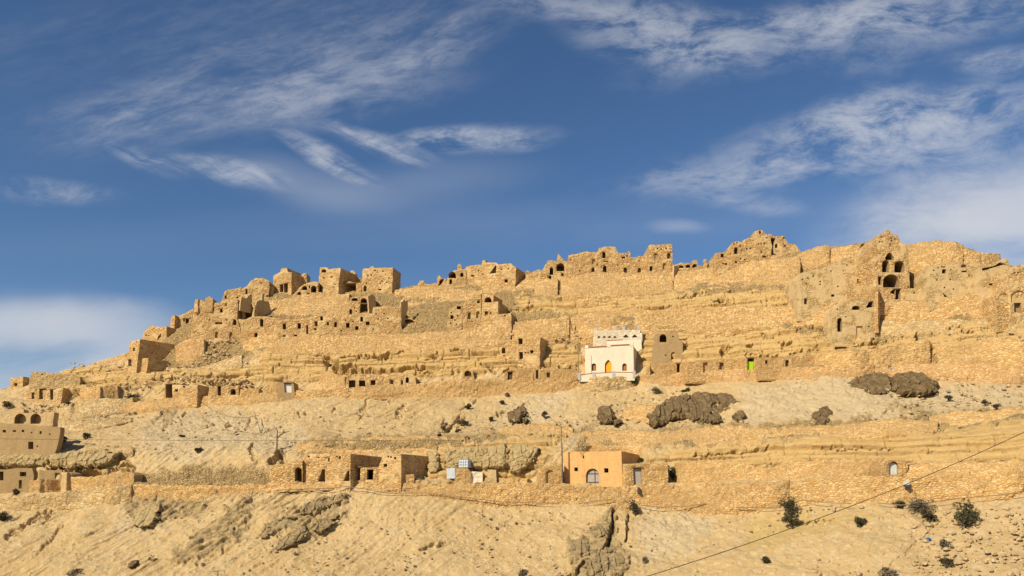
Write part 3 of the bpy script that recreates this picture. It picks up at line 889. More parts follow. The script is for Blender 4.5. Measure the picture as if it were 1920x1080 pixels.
class Thing:
    def __init__(s, name, label, cat, px, py, group=None, Y=None, dy=0.0):
        s.Y = (ysurf(px, py) - .45 if Y is None else Y) - dy
        s.loc = at(px, py, s.Y)
        s.root = empty(name, s.loc)
        tag(s.root, label, cat, group)

    def frame(s, px, py, yaw, dy):
        A = at(px, py, s.Y - dy)
        u = Vector((math.cos(yaw), math.sin(yaw), 0)); w = Vector((-math.sin(yaw), math.cos(yaw), 0))
        return A, u, w

    def block(s, poly, ops=(), yaw=0.0, rs=None, D=4.0, mat='house', dy=0.0, name='wall', sink=1.3, jag=.07, leafmat=None, parent=None, rag=True):
        yaw = R(yaw)
        bx, by = (poly[0][0] + poly[-1][0]) / 2, (poly[0][1] + poly[-1][1]) / 2
        A, u, w = s.frame(bx, by, yaw, dy)

        def loc2(px, py):
            d = Vector(ray(px, py))
            t = A.dot(w) / d.dot(w)
            q = d * t - A
            return (q.dot(u), q.z)
        pts = [loc2(*p) for p in poly]
        if rs is not None:
            Rw = A + u * pts[-1][0] + Vector((0, 0, pts[-1][1]))
            lo, hi = .4, 45.0
            for _ in range(40):
                mid = (lo + hi) / 2
                if proj(Rw + w * mid)[0] < rs: lo = mid
                else: hi = mid
            D = lo
        rnd = random.Random(int(poly[0][0] * 31 + poly[0][1] * 7))
        out = []
        n = len(pts)
        for i in range(n - 1):
            (x0, z0), (x1, z1) = pts[i], pts[i + 1]
            L = math.hypot(x1 - x0, z1 - z0)
            k = max(1, int(L / .5)) if rag else 1
            nx, nz = -(z1 - z0) / (L + 1e-6), (x1 - x0) / (L + 1e-6)
            for j in range(k):
                t = j / k
                a = (rnd.random() - .5) * 2 * jag if (rag and not (i == 0 and j == 0)) else 0
                out.append((x0 + (x1 - x0) * t + nx * a, z0 + (z1 - z0) * t + nz * a))
        out.append(pts[-1])
        zb = min(pts[0][1], pts[-1][1]) - sink
        out.append((pts[-1][0], zb)); out.append((pts[0][0], zb))
        out.reverse()      # counter-clockwise seen from the camera
        holes = []
        for op in ops:
            holes.append((op, self_shape(op, loc2, rnd)))
        # front face: constrained triangulation with the openings left out and an uneven, hand laid surface
        cv, ce = [], []
        for lp in [out] + [h for _, h in holes]:
            k0 = len(cv)
            cv += [Vector(q) for q in lp]
            ce += [(k0 + i, k0 + (i + 1) % len(lp)) for i in range(len(lp))]
        nfix = len(cv)
        if rag:
            xs_ = np.arange(min(q[0] for q in out), max(q[0] for q in out), .33)
            zs_ = np.arange(zb, max(q[1] for q in out), .28)
            gx, gz = np.meshgrid(xs_, zs_)
            gx = gx.ravel() + .1 * (np.random.RandomState(3).rand(gx.size) - .5); gz = gz.ravel() + .1 * (np.random.RandomState(4).rand(gz.size) - .5)
            near = poly_dist(gx, gz, out) > .15
            for _, h in holes: near &= poly_dist(gx, gz, h) < -.12
            cv += [Vector((a, b)) for a, b in zip(gx[near], gz[near])]
        ov, oe, of, *_ = delaunay_2d_cdt(cv, ce, [], 0, 1e-4)
        fx = np.array([v.x for v in ov]); fz = np.array([v.y for v in ov])
        cx_ = np.array([sum(ov[i].x for i in f) / len(f) for f in of]); cz_ = np.array([sum(ov[i].y for i in f) / len(f) for f in of])
        good = poly_dist(cx_, cz_, out) > 0
        for _, h in holes: good &= poly_dist(cx_, cz_, h) < 0
        edge = np.abs(poly_dist(fx, fz, out)) < .02
        for _, h in holes: edge |= np.abs(poly_dist(fx, fz, h)) < .02
        sd = int(abs(poly[0][0]) * 3) % 900
        rel = ({'mud': .2, 'house_mud': .4, 'house_pale': .3}.get(mat, 1.0)) * (.18 * fbm(fx / 2.2, fz / 1.8, 3, sd) + .11 * _h(np.floor(fx / .33), np.floor(fz / .28), sd)) * (~edge) if rag else fx * 0

        def wp(x, y, z): return A + u * x + w * y + Vector((0, 0, z)) - s.loc
        V = [wp(a, -b, c) for a, b, c in zip(fx, rel, fz)]
        F = [tuple(f) for f, g in zip(of, good) if g]
        no = len(out)
        fr = len(V)
        for x, z in out: V.append(wp(x, 0, z))
        base = len(V)
        for x, z in out: V.append(wp(x, D, z))
        for i in range(no):
            j = (i + 1) % no
            F.append((fr + i, base + i, base + j, fr + j))
        F.append(tuple(base + i for i in reversed(range(no))))
        o = mesh_obj(name, V, F, M[mat], parent or s.root)
        # linings of the openings, and door leaves
        for op, h in holes:
            kind, cx, cy, pw, ph = op[:5] if op[0] != 'poly' else ('poly', 0, 0, 9, 14)
            dep = (op[5] if op[0] != 'poly' else op[2]) if len(op) > (5 if op[0] != 'poly' else 2) else None
            leaf = op[6] if op[0] != 'poly' and len(op) > 6 else None
            zs = [p[1] for p in h]; xs_ = [p[0] for p in h]
            Hm, Wm = max(zs) - min(zs), max(xs_) - min(xs_)
            thru = dep == 'thru'
            if dep is None: dep = 2.6 if Wm > 1.0 else 1.6
            if thru: dep = D
            V2 = [wp(x, 0, z) for x, z in h] + [wp(x, dep, z) for x, z in h]
            m_ = len(h)
            F2 = [(i, (i + 1) % m_, m_ + (i + 1) % m_, m_ + i) for i in range(m_)]
            if not thru: F2.append(tuple(m_ + i for i in range(m_)))
            if Hm < .55 and Wm < .55: nm = 'wall_hole'
            elif kind in 'a' and Wm > 1.0: nm = 'archway'
            elif Hm > 1.35: nm = 'doorway'
            else: nm = 'window'
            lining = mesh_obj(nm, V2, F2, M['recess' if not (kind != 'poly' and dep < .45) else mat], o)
            if kind == 'r' and nm == 'doorway' and dep > .9 and Wm > .45:
                xa, xb, zt = min(xs_) - .14, max(xs_) + .14, max(zs) - .03
                bv = [wp(a, y, z) for a, y, z in ((xa, -.10, zt), (xb, -.10, zt), (xb, -.10, zt + .15), (xa, -.10, zt + .15), (xa, .3, zt), (xb, .3, zt), (xb, .3, zt + .15), (xa, .3, zt + .15))]
                mesh_obj('lintel', bv, [(0, 1, 2, 3), (3, 2, 6, 7), (0, 4, 5, 1), (0, 3, 7, 4), (1, 5, 6, 2)], M['old_beam'], o)
            if leaf:
                mx, mz = sum(xs_) / m_, min(zs)
                k2 = [(mx + (x - mx) * .93, mz + (z - mz) * (op[7] if len(op) > 7 else .985)) for x, z in h]
                V3 = [wp(x, .32, z) for x, z in k2] + [wp(x, .42, z) for x, z in k2]
                F3 = [tuple(range(m_))] + [(i, m_ + i, m_ + (i + 1) % m_, (i + 1) % m_) for i in range(m_)]
                lf = mesh_obj('shutter' if nm == 'window' else 'door', V3, F3, M[leaf], lining)
                # ledges across the leaf
                if Hm > 1.3 and leaf in ('grey_wood',):
                    x0, x1 = min(p[0] for p in k2), max(p[0] for p in k2)
                    for fr in (.3, .68):
                        zz = mz + Hm * fr
                        bv = [wp(a, y, z) for a, y, z in ((x0, .28, zz), (x1, .28, zz), (x1, .28, zz + .1), (x0, .28, zz + .1), (x0, .315, zz), (x1, .315, zz), (x1, .315, zz + .1), (x0, .315, zz + .1))]
                        mesh_obj('rail', bv, [(0, 1, 2, 3), (3, 2, 6, 7), (0, 4, 5, 1), (0, 3, 7, 4), (1, 5, 6, 2)], M['dark_wood'], lf) if False else None
        s.last = (A, u, w, loc2, D)
        return o

    def vault(s, px, py, wpx, hpx, length=5.0, yaw=0.0, mat='house', dy=0.0, name='vault'):
        yaw = R(yaw)
        A, u, w = s.frame(px, py, yaw, dy)
        k = s.Y / FPX
        rw, rh = wpx * k / 2, hpx * k
        n = 14
        V, F = [], []
        for y in (0, length):
            for i in range(n + 1):
                a = math.pi * i / n
                V.append(A + u * (rw * math.cos(a)) + w * y + Vector((0, 0, rh * math.sin(a))) - s.loc)
        for i in range(n): F.append((i, i + 1, n + 2 + i, n + 1 + i))
        F.append(tuple(range(n + 1)))
        return mesh_obj(name, V, F, M[mat], s.root)


def self_shape(op, loc2, rnd):
    """outline of an opening, clockwise or not does not matter, in facade coordinates"""
    kind = op[0]
    if kind == 'poly':
        P = [loc2(*p) for p in op[1]]
    else:
        cx, cy, w, h = op[1:5]
        if w < 6 and kind != 'd' and len(op) < 7: w, h = w * 1.25, h * 1.15
        x0, x1, y0, y1 = cx - w / 2, cx + w / 2, cy - h / 2, cy + h / 2
        j = lambda a: a + (rnd.random() - .5) * min(w, h) * .12
        if kind in 'rd':
            P = [loc2(j(x0), y1), loc2(j(x1), y1), loc2(j(x1), j(y0)), loc2(j(x0), j(y0))]
        else:
            ra = min(w / 2, h * .6)
            if kind == 'p': ra = min(w * .62, h * .75)
            P = [loc2(x0, y1), loc2(x1, y1)]
            for i in range(0, 9):
                a = math.pi * i / 8
                if kind == 'a':
                    P.append(loc2(cx + w / 2 * math.cos(a), y0 + ra - ra * math.sin(a)))
                else:
                    t = abs(math.cos(a))
                    P.append(loc2(cx + w / 2 * math.cos(a), y0 + ra * t ** 1.4))
    # ensure counter-clockwise in (u, z)
    ar = sum(P[i][0] * P[(i + 1) % len(P)][1] - P[(i + 1) % len(P)][0] * P[i][1] for i in range(len(P)))
    if ar < 0: P.reverse()
    return P


def H(*pts, s=2.3):
    return [('r', x, y, s, s, 1.1) for x, y in pts]


def ruin(label, blocks, name='ruined_house', cat='house', group=GROUP_H, Y=None, dy=0.0):
    p = blocks[0][0]
    T = Thing(name, label, cat, (p[0][0] + p[-1][0]) / 2, (p[0][1] + p[-1][1]) / 2, group, Y, dy)
    for bl in blocks:
        poly, ops, kw = bl[0], (bl[1] if len(bl) > 1 else []), (bl[2] if len(bl) > 2 else {})
        T.block(poly, ops, **kw)
    return T


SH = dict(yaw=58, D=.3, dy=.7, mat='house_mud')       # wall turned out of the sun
RUINS = [
    # -------- far left crest
    ('small cube house alone at the far left end of the crest', [([(19, 730), (20, 708), (44, 706), (42, 729)], [('r', 30, 721, 4, 5)], dict(rs=54, yaw=-15))]),
    ('long low ruin on the left crest beside the cube house', [([(54, 730), (58, 697), (95, 699), (126, 701), (150, 706), (150, 730)], H((79, 702)), dict(mat='wall_grey', D=3))]),
    ('low row with three dark door slots under a rock slab at the far left', [([(47, 750), (50, 735), (64, 734), (90, 731), (119, 727), (115, 751)], [('r', 77, 739, 7, 19), ('r', 97, 740, 6, 19), ('r', 62, 742, 4, 11)], dict(rs=131, yaw=-12))]),
    # -------- left shoulder
    ('narrow corner tower with a long shaded flank on the left shoulder', [([(232, 692), (236, 672), (240, 662), (244, 641), (263, 636), (260, 660), (256, 694)], [('r', 251, 655, 3, 6), ('a', 243.5, 680, 5, 12)], dict(rs=329, yaw=-40, dy=.5))]),
    ('broken block above the corner tower with a slanting hole', [([(262, 646), (270, 623), (281, 611), (300, 613), (312, 612), (313, 646)], [('poly', [(294, 639), (296, 631), (302, 625), (302, 631)], 1.5), ('r', 274, 629, 2, 2), ('r', 279, 629, 2, 2)], dict(rs=343, yaw=-22))]),
    ('low annex with two small vaults at the foot of the corner tower', [([(253, 693), (258, 672), (279, 672), (275, 694)], [], dict(rs=312, yaw=-38, dy=.9))]),
    ('ridge house with a slim dark doorway and a pilaster on its left end', [([(318, 616), (322, 592), (332, 591), (338, 592), (346, 588), (355, 583), (363, 578), (360, 616)], [('r', 351, 604, 5, 11), ('r', 345, 600, 2.5, 6)], dict(D=5)),
        ([(318, 616), (321, 592), (328, 591), (327, 616)], [], dict(dy=.9, rs=333, yaw=-20, name='pilaster'))]),
    ('tall plastered house front with three small windows in a row and blind arches below', [
        ([(357, 638), (360, 606), (364, 584), (367, 562), (374, 562), (383, 565), (388, 575), (397, 568), (412, 567), (425, 563), (446, 561), (446, 575), (445, 598), (450, 615), (452, 638)],
         [('r', 399, 580, 3, 5), ('r', 415, 582.5, 4, 6), ('r', 386, 581, 2, 3), ('a', 440, 604, 6, 11), ('a', 406, 628, 6, 12, .4), ('a', 433, 629, 5, 11, .4), ('r', 410, 606, 14, 4, .5)] + H((424, 572), (393, 600), (425, 600), (371, 590)), dict(D=6)),
        ([(363, 584), (366, 562), (371, 560.5), (371, 584)], [], dict(dy=.3, rs=385, yaw=-22, sink=.1, name='corner_turret')),
        ([(384, 572), (385, 558), (392, 556), (399, 560), (399, 572)], [], dict(dy=.3, D=2, mat='wall', name='rubble_turret'))]),
    ('collapsed house with a torn open black room', [([(444, 626), (446, 571), (452, 568), (474, 568), (478, 573), (476, 600), (471, 626)], [('poly', [(447, 598), (446.6, 580), (449, 571), (460, 574), (472, 570), (475, 578), (472, 594), (466, 598), (458, 599)], 4.0)], dict(D=5, mat='house_pale')),
        ([(453, 598), (453, 580), (459, 581), (459, 598)], [], dict(dy=-1.6, D=.4, mat='house_mud', name='inner_wall')),
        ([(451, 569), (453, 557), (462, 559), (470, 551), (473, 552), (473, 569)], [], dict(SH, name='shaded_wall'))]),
    ('stepped house behind the tall plastered front', [([(413, 570), (421, 548), (428, 543), (440, 542), (452, 538), (452, 570)], [('r', 423, 557, 3, 5), ('r', 445, 558, 3, 3)], dict(D=5))]),
    ('high house with a tall slot window between the two shaded walls', [([(450, 566), (453, 541), (462, 537), (470, 527), (480, 522), (492, 521), (505, 527), (503, 566)], [('r', 462, 547, 3, 8), ('r', 501, 555, 3, 3), ('r', 490, 531, 2, 2)], dict(D=6))]),
    ('big brown wall in shade standing open to the right', [([(479, 594), (481, 566), (487, 562), (491, 563), (492, 551), (496, 551), (495, 565), (504, 565), (507, 578), (512, 594)], [], dict(yaw=58, D=.3, mat='house_mud'))]),
    ('house front with one tall arched slit below the big shaded wall', [([(450, 636), (455, 602), (470, 594), (500, 593), (512, 596), (530, 598), (533, 636)], [('a', 490.5, 605, 5, 13), ('a', 480, 628, 6, 9), ('a', 513, 630, 4, 7)], dict(D=5))]),
    # -------- ridge, left half
    ('ridge house with a broken turret and a framed dark door', [([(511, 549), (512, 518), (519, 513), (525, 510), (527, 504), (531, 502.5), (536, 503), (538.5, 502), (539, 508), (541, 511), (547, 510.5), (546, 550)], [('r', 536, 540, 7, 17), ('r', 528, 541, 5, 12)], dict(rs=577, yaw=-22)),
        ([(494, 554), (497, 532), (503, 536), (513, 534), (512, 555)], [('r', 502, 545, 6, 5)], dict(dy=.5, D=3, name='annex')),
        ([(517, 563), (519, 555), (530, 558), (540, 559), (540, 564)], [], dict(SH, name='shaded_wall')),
        ([(564, 530), (565, 514), (575, 512), (576, 531)], [], dict(dy=-3, D=3, name='back_wall'))]),
    ('cluster of four small arches between two ridge houses', [([(546, 558), (554, 548), (561, 540), (570, 533), (583, 528), (597, 529), (597, 554), (590, 558)], [('a', 571, 540, 10, 8, 3), ('a', 588, 542, 10, 13, 3), ('a', 578, 551.5, 6, 6), ('a', 561, 550, 7, 6), ('r', 580, 538, 2, 5)], dict(D=5))]),
    ('square ridge house with a single arch window at its top', [([(596, 553), (597, 530), (598.5, 515), (600, 502), (613, 501.5), (615, 504), (617, 505), (626, 503), (638.5, 502.5), (637, 515), (635, 530), (634, 554)], [('a', 607, 507.8, 9, 6.5), ('a', 599.9, 541, 5.5, 11), ('r', 606.5, 521, 3, 2), ('r', 622, 520, 2.5, 2), ('r', 628, 533, 2, 2)], dict(rs=664, yaw=-24)),
        ([(640, 554), (641, 530), (655, 528), (668, 530), (678, 530), (678, 554)], [('r', 655, 540, 25, 16, 3.5)], dict(D=5, name='annex', dy=-.4)),
        ([(655, 532), (658, 507), (663, 508), (667, 511), (669, 532)], [], dict(dy=-4, D=2, name='back_wall')),
        ([(668, 531), (669, 520), (678, 522), (679, 531)], [], dict(dy=-4.5, D=2, name='back_wall'))]),
    ('plain cube house with a lit front and small holes on the left ridge', [([(678, 549), (679, 525), (680, 504), (700, 502.5), (737, 501.5), (736, 525), (735, 547)], [('a', 684.5, 541, 6, 11, .8), ('r', 712, 543, 5, 2.5)] + H((690, 517), (696, 516), (703, 507), (718, 509), (687, 531), (713, 531), (716, 527), (725, 529), (729, 521)), dict(rs=750, yaw=-14, jag=.05)),
        ([(692, 504), (694, 500.5), (698, 498.5), (702, 501), (703, 504)], [], dict(dy=-2, D=3, name='roof_dome'))]),
    ('house with two pointed vaults and a deep shaded court above the long row', [([(651, 592), (655, 564), (658, 557), (672, 557), (690, 556), (698, 553), (699, 592)], [('a', 665, 561.5, 12, 5.5, 3), ('a', 682, 563.5, 12, 9, 3), ('r', 686, 578.5, 22, 17, 2.4), ('a', 657.5, 585, 4, 10), ('r', 665, 577, 2, 2), ('r', 668, 584, 2, 2)], dict(D=6)),
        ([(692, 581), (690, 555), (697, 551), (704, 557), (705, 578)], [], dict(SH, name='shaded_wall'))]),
    ('long low house row with many dark doorways across the left upper hill', [([(511, 636), (516, 600), (560, 598), (590, 593), (600, 589), (640, 592), (652, 589), (698, 588), (700, 576), (720, 574), (738, 576), (752, 575), (753, 636)],
        [('r', 533, 612, 5, 9), ('r', 561, 611, 5.5, 9), ('r', 593, 607, 4, 8, .7), ('r', 603, 597, 4, 7), ('r', 615, 607, 3, 6, .6), ('r', 629, 608.5, 4, 8.5), ('r', 652, 610, 5.5, 8), ('r', 669, 615, 5, 6), ('r', 678, 598.5, 4, 8), ('r', 689.5, 606, 5.5, 6),
         ('r', 533, 630, 4, 3), ('r', 554, 629, 5, 2.5), ('r', 625, 629, 4, 2.5), ('r', 591, 617, 4, 3, .6), ('r', 576, 618, 3, 14, .6)] + H((705, 588), (720, 588), (709, 598), (727, 597), (640, 620), (662, 603), (700, 617), (648, 600)), dict(D=7))]),
    ('stub with one leaning shaded wall at the right end of the long row', [([(740, 611), (741, 580), (745, 576), (753, 577), (753, 612)], [('poly', [(744, 597), (745, 581), (750, 585), (752, 593), (752, 597)], 1.4)], dict(D=3)),
        ([(752, 596), (752, 567), (755, 566), (758, 560), (760, 565), (764, 561), (765, 580), (760, 594)], [], dict(SH, name='shaded_wall'))]),
    ('half buried vaulted cellar right of the long row', [([(750, 612), (752, 600), (762, 595), (772, 597), (780, 604), (781, 612)], [('a', 765, 603, 23, 9, 3)], dict(D=4))]),
    ('low crest wall with two stubs right of the cube house', [([(772, 543), (776, 537), (783, 535.5), (784, 531), (786, 531), (787, 526), (795, 526), (796, 532), (808, 533), (820, 531), (820, 543)], [], dict(D=2, mat='wall'))]),
    ('broken pier with a half arch on the crest', [([(817, 542), (820, 518), (823, 516), (827, 520), (832, 523), (836, 522), (835, 537), (831, 542)], [('poly', [(822, 537), (824, 526), (829, 523), (833, 523.5), (828, 532)], 1.8)], dict(D=3))]),
    ('vaults with one wide black mouth and a standing pier on the crest', [([(831, 540), (836, 526), (845, 512), (852, 507), (857, 507), (858, 496), (862, 494), (866, 498), (866, 504), (874, 507), (876, 540)], [('a', 848, 515.5, 14, 12, 3), ('r', 845, 528, 4, 8), ('a', 866, 515, 6, 8, 2)], dict(D=5))]),
    ('broad ridge house with a small turret on its roof line', [([(868, 540), (870, 506), (875, 500), (890, 497), (903, 496), (904, 489), (909, 487), (911, 492), (930, 493), (935, 496), (945, 495), (958, 494), (963, 499), (968, 501), (967, 519), (966, 540)], [('poly', [(918, 513), (924, 504), (929, 497), (931, 500), (930, 512)], .9), ('r', 886, 517, 5, 2.5), ('r', 949, 527, 5, 5)] + H((897, 507), (905, 514), (940, 505), (953, 504)), dict(rs=987, yaw=-22))]),
    ('low broken wall joining two ridge houses', [([(984, 526), (986, 508), (990, 507), (994, 510), (1000, 509), (1008, 506), (1013, 505), (1013, 526)], [], dict(D=3))]),
    # -------- middle of the hill
    ('mid slope house with a vault on its roof and blocked windows', [
        ([(862, 620), (866, 570), (877, 563), (880, 555), (902, 550), (903, 590), (934, 589), (957, 588), (957, 611)], [('r', 880, 592, 4, 11, .5), ('a', 896, 590, 5.5, 12, .4), ('r', 897, 566, 4, 4), ('r', 920, 598, 2, 2), ('r', 885, 603, 2, 2), ('r', 946, 592, 3, 2)], dict(D=6)),
        ([(903, 596), (904, 549), (906, 551), (925, 553), (925, 566), (934, 565), (934, 597)], [('a', 915, 562, 13, 10, 2.5), ('r', 912, 588.5, 5, 9, .6), ('r', 920, 587, 2.5, 2.5)], dict(dy=.5, rs=951, yaw=-20, name='upper_wall')),
        ([(906, 613), (907, 592), (940, 589), (958, 587), (959, 611)], [('r', 947, 592, 2.5, 2.5)], dict(dy=.9, rs=972, yaw=-18, name='lower_wall')),
        ([(837, 621), (842, 582), (857, 570), (866, 572), (866, 619)], [('r', 847, 594.5, 4.5, 6), ('r', 860.5, 577, 8, 6)] + H((836 + 10, 586), (858, 592), (845, 606), (856, 608), (853, 600)), dict(dy=.2, D=5, name='left_wall'))]),
    ('rubble house with a black door on a ledge left of the white house', [([(934, 685), (938, 662), (944, 648), (955, 639), (970, 634), (985, 635), (1000, 633), (1013, 632), (1012, 684)], [('r', 977, 667, 7, 14), ('a', 944, 657, 7, 11), ('r', 976, 640, 8, 11, 1.5), ('r', 997, 659, 5, 5)] + H((945, 667), (985, 661), (990, 661)), dict(rs=1027, yaw=-22))]),
    # -------- ridge, right half
    ('ruin with two dark arches and a thin fin of wall on the crest', [([(1007, 532), (1010, 510), (1018, 506), (1022, 498), (1027, 489), (1033, 488), (1045, 491), (1046, 476), (1050, 480), (1059, 489), (1066, 492), (1068, 530)], [('a', 1034, 508.5, 7, 14, 2.5), ('a', 1051, 501, 15, 15, 3), ('r', 1055, 515, 3.5, 4), ('r', 1031, 521, 5, 7)], dict(D=4))]),
    ('largest ridge house with rounded windows and a small upper room', [([(1066, 520), (1066, 479), (1080, 476), (1100, 471), (1106, 473), (1122, 472), (1123, 464), (1140, 462), (1154, 463), (1160, 475), (1177, 474), (1178, 470), (1181, 471), (1182, 482), (1194, 483), (1196, 480), (1217, 480), (1218, 520)],
        [('a', 1132.5, 478, 6, 12), ('r', 1113, 491, 5, 8, .35), ('a', 1112, 506, 6, 8, .8), ('a', 1134, 504.5, 7, 13), ('a', 1172.5, 506.5, 7, 10, .8), ('a', 1199, 506.5, 6, 9, .6), ('r', 1169, 483, 5, 3, .8), ('r', 1136, 490, 8, 2.5, .4)] + H((1120, 497), (1158, 497), (1198, 489), (1070, 487), (1176, 480), (1087, 508)), dict(D=7))]),
    ('square flat topped tower at the right end of the largest ridge house', [([(1217, 520), (1217, 475), (1217, 459), (1240, 458.5), (1260, 457.5), (1261, 480), (1262, 520)], [('r', 1254, 480, 5, 9, .6), ('r', 1230, 480, 5, 9, .3), ('a', 1246, 499, 6, 12, .3), ('r', 1220.8, 503.5, 4.5, 8)] + H((1233, 466), (1240, 467), (1249, 466)), dict(D=7, dy=.4, jag=.05))], 'stone_tower', 'tower'),
    ('three little scalloped vaults on the crest beside the tower', [([(1261, 514), (1264, 497), (1272, 494), (1277, 492.5), (1283, 494), (1289, 492.5), (1295, 494), (1298, 489), (1303, 487), (1307, 489), (1308, 497), (1313, 498), (1314, 509), (1300, 512)], [('a', 1277.5, 500, 9, 5, 1.5), ('a', 1290, 499, 9, 6, 1.5), ('a', 1302.5, 498.5, 9, 7, 1.5)], dict(D=3)),
        ([(1263, 514), (1264, 497), (1272, 500), (1277, 512)], [], dict(SH, name='shaded_wall'))]),
    ('lone knobbed pillar standing on the crest', [([(1321, 506), (1321, 494), (1319, 490), (1320, 486), (1325, 486), (1325.5, 493), (1326, 506)], [], dict(D=.8, jag=.03))], 'stone_pillar', 'pillar'),
    ('ruined ridge castle with a stepped skyline and a split in its front', [([(1340, 510), (1341, 475), (1354, 473), (1365, 471), (1371, 464), (1374, 455), (1384, 452), (1393, 456), (1394, 450), (1404, 446), (1415, 444), (1415, 434), (1422, 432), (1430, 432), (1434, 438), (1438, 440), (1446, 439), (1449, 443), (1460, 443), (1469, 442), (1473, 449), (1478, 456), (1492, 457.5), (1495, 464), (1501, 470), (1503, 488)],
        [('r', 1354, 479, 5, 6), ('a', 1380, 470, 7, 13), ('r', 1361, 495, 4, 3), ('r', 1380, 491.5, 4, 3), ('r', 1425, 436, 3, 4.5), ('a', 1433, 481, 8, 4, .5), ('poly', [(1446, 478), (1448, 462), (1445, 450), (1446, 445), (1454, 447), (1452, 455), (1450, 466), (1451, 475), (1457, 478)], 1.8), ('a', 1455.5, 461, 4, 7), ('r', 1472, 461, 3, 3), ('r', 1470, 446, 4, 2.5)]
        + H((1428, 473), (1433, 457), (1427, 457), (1422, 457.5), (1438, 446), (1382, 455), (1388, 461), (1390, 469), (1400, 466), (1407, 466), (1376, 456), (1389, 485), (1396, 487), (1356, 494)), dict(D=7))], 'ruined_castle', 'castle'),
    ('single standing arch open to the sky on the right crest', [([(1610, 474), (1612, 459), (1614, 455.5), (1620, 453.5), (1628, 455), (1637, 456), (1638, 474)], [('a', 1618.5, 463, 10, 11, 'thru')], dict(D=1.0))], 'stone_arch', 'arch'),
    ('gabled house with five black arches piled up its front', [([(1639, 575), (1638, 520), (1634, 500), (1630, 475), (1635, 458), (1645, 441), (1655, 440), (1658, 439), (1660, 432), (1664, 430), (1668, 432), (1671, 440), (1682, 440), (1688, 452), (1690, 457), (1700, 458), (1703, 470), (1705, 500), (1707, 573)],
        [('p', 1668, 480, 16, 15, 3.2), ('a', 1660.5, 499, 13, 23, 3.2), ('a', 1686.5, 500, 19, 22, 3.2), ('a', 1671, 526.5, 31, 25, 3.6), ('r', 1684, 551.5, 9, 20, 3), ('poly', [(1668, 549), (1674, 543), (1678.8, 542), (1678.8, 553)], 2), ('a', 1650, 526, 5, 14, 1.5), ('poly', [(1699, 541), (1703, 537), (1705, 537), (1704, 540)], 1)] + H((1653, 444), (1649.5, 453), (1654, 453), (1671, 447), (1678, 448), (1672, 451), (1669, 459), (1687, 521)), dict(D=6, dy=.8))]),
    ('faded plaster front with peeling white patches left of the arch house', [([(1493, 577), (1493, 520), (1500, 512), (1540, 503), (1563, 497), (1564, 489), (1595, 482), (1630, 488), (1634, 505), (1638, 560), (1600, 577)], [('r', 1510.5, 565, 6, 11, .7), ('r', 1561.5, 554, 6, 5), ('r', 1610, 527, 7, 9, .4)] + H((1505, 524), (1515, 521), (1512, 532), (1525, 518), (1538, 528), (1558, 508), (1571, 537), (1538, 533), (1588, 497)), dict(D=6, mat='house_pale', dy=.5, sink=2.2))]),
    ('cave fronted house with a tall black slit below the faded plaster front', [([(1561, 634), (1566, 577), (1575, 567), (1600, 565), (1625, 561), (1640, 566), (1641, 600), (1641, 634)], [('a', 1574.5, 609, 9, 26, 2), ('a', 1605, 577, 15, 8, 2.5), ('poly', [(1624, 577), (1629, 566), (1637, 564), (1638, 576)], 2.5), ('r', 1611, 620, 12, 18, .25)] + H((1629, 612), (1570, 580), (1586, 594)), dict(D=6, mat='house_pale', dy=.3)),
        ([(1639, 608), (1640, 549), (1647, 543), (1646, 608)], [], dict(dy=.8, rs=1657, yaw=-32, mat='house', name='pier'))]),
    ('plastered house with a white lunette and dark window right of the arch house', [([(1742, 567), (1741, 500), (1760, 498), (1790, 497), (1801, 495), (1805, 491), (1812, 495), (1838, 494), (1840, 500), (1840, 535), (1838, 565)], [('r', 1770, 509, 8, 8, 1.2), ('a', 1807, 498.5, 11, 6, .4), ('r', 1819, 516.5, 6, 3, .8), ('poly', [(1767, 549), (1768, 549), (1777, 557), (1771, 557)], 1.2), ('r', 1808, 509, 10, 3, .5), ('r', 1769, 500.5, 8, 2, .5)] + H((1751, 507), (1759, 502), (1783, 506), (1782, 524), (1757, 525), (1788, 542), (1771, 539)), dict(D=6, mat='house_pale'))]),
    ('low room with a round headed door beside the piled arches', [([(1703, 568), (1704, 541), (1720, 541), (1741, 542), (1742, 567)], [('a', 1734, 555.5, 9, 15, .7), ('r', 1714, 549, 2.5, 3)], dict(D=5, mat='house_pale'))]),
    ('house under a sagging earth roof near the right edge', [([(1839, 568), (1840, 502), (1842, 499), (1865, 492), (1878, 489), (1883, 484), (1890, 486), (1893, 494), (1893, 505), (1882, 552)], [('r', 1858, 533, 7, 4), ('poly', [(1841, 503), (1863, 499), (1875, 491.5), (1888, 496), (1880, 496.5), (1865, 501), (1842, 508)], 1.0)], dict(D=5, mat='house_pale', dy=.5))]),
    ('house with two blind arches and a barred window at the right edge', [([(1866, 606), (1868, 552), (1888, 545), (1893, 502), (1903, 500), (1904, 497), (1935, 496), (1935, 604)], [('a', 1911, 556, 30, 21, .14), ('r', 1908.5, 577, 13, 18, .6), ('a', 1881, 572, 20, 44, .1)] + H((1903, 511), (1909, 511)), dict(D=6, mat='house', dy=.6))]),
    # -------- second road, right
    ('mud plastered house with a dark arch right of the white house', [([(1221, 682), (1224, 650), (1228, 626), (1245, 625), (1271, 624), (1273, 636), (1280, 640), (1282, 681)], [('a', 1243, 634, 13, 15, 3), ('a', 1262, 668.5, 8, 17, .8)] + H((1248, 666), (1273, 667), (1262, 631)), dict(rs=1287, yaw=-12, mat='mud', jag=.05))]),
    ('stone front with a dark doorway beneath the mud house', [([(1230, 705), (1232, 682), (1260, 680), (1285, 678), (1285, 703)], [('r', 1272, 690, 6, 16, 1.4)], dict(D=3, mat='wall'))]),
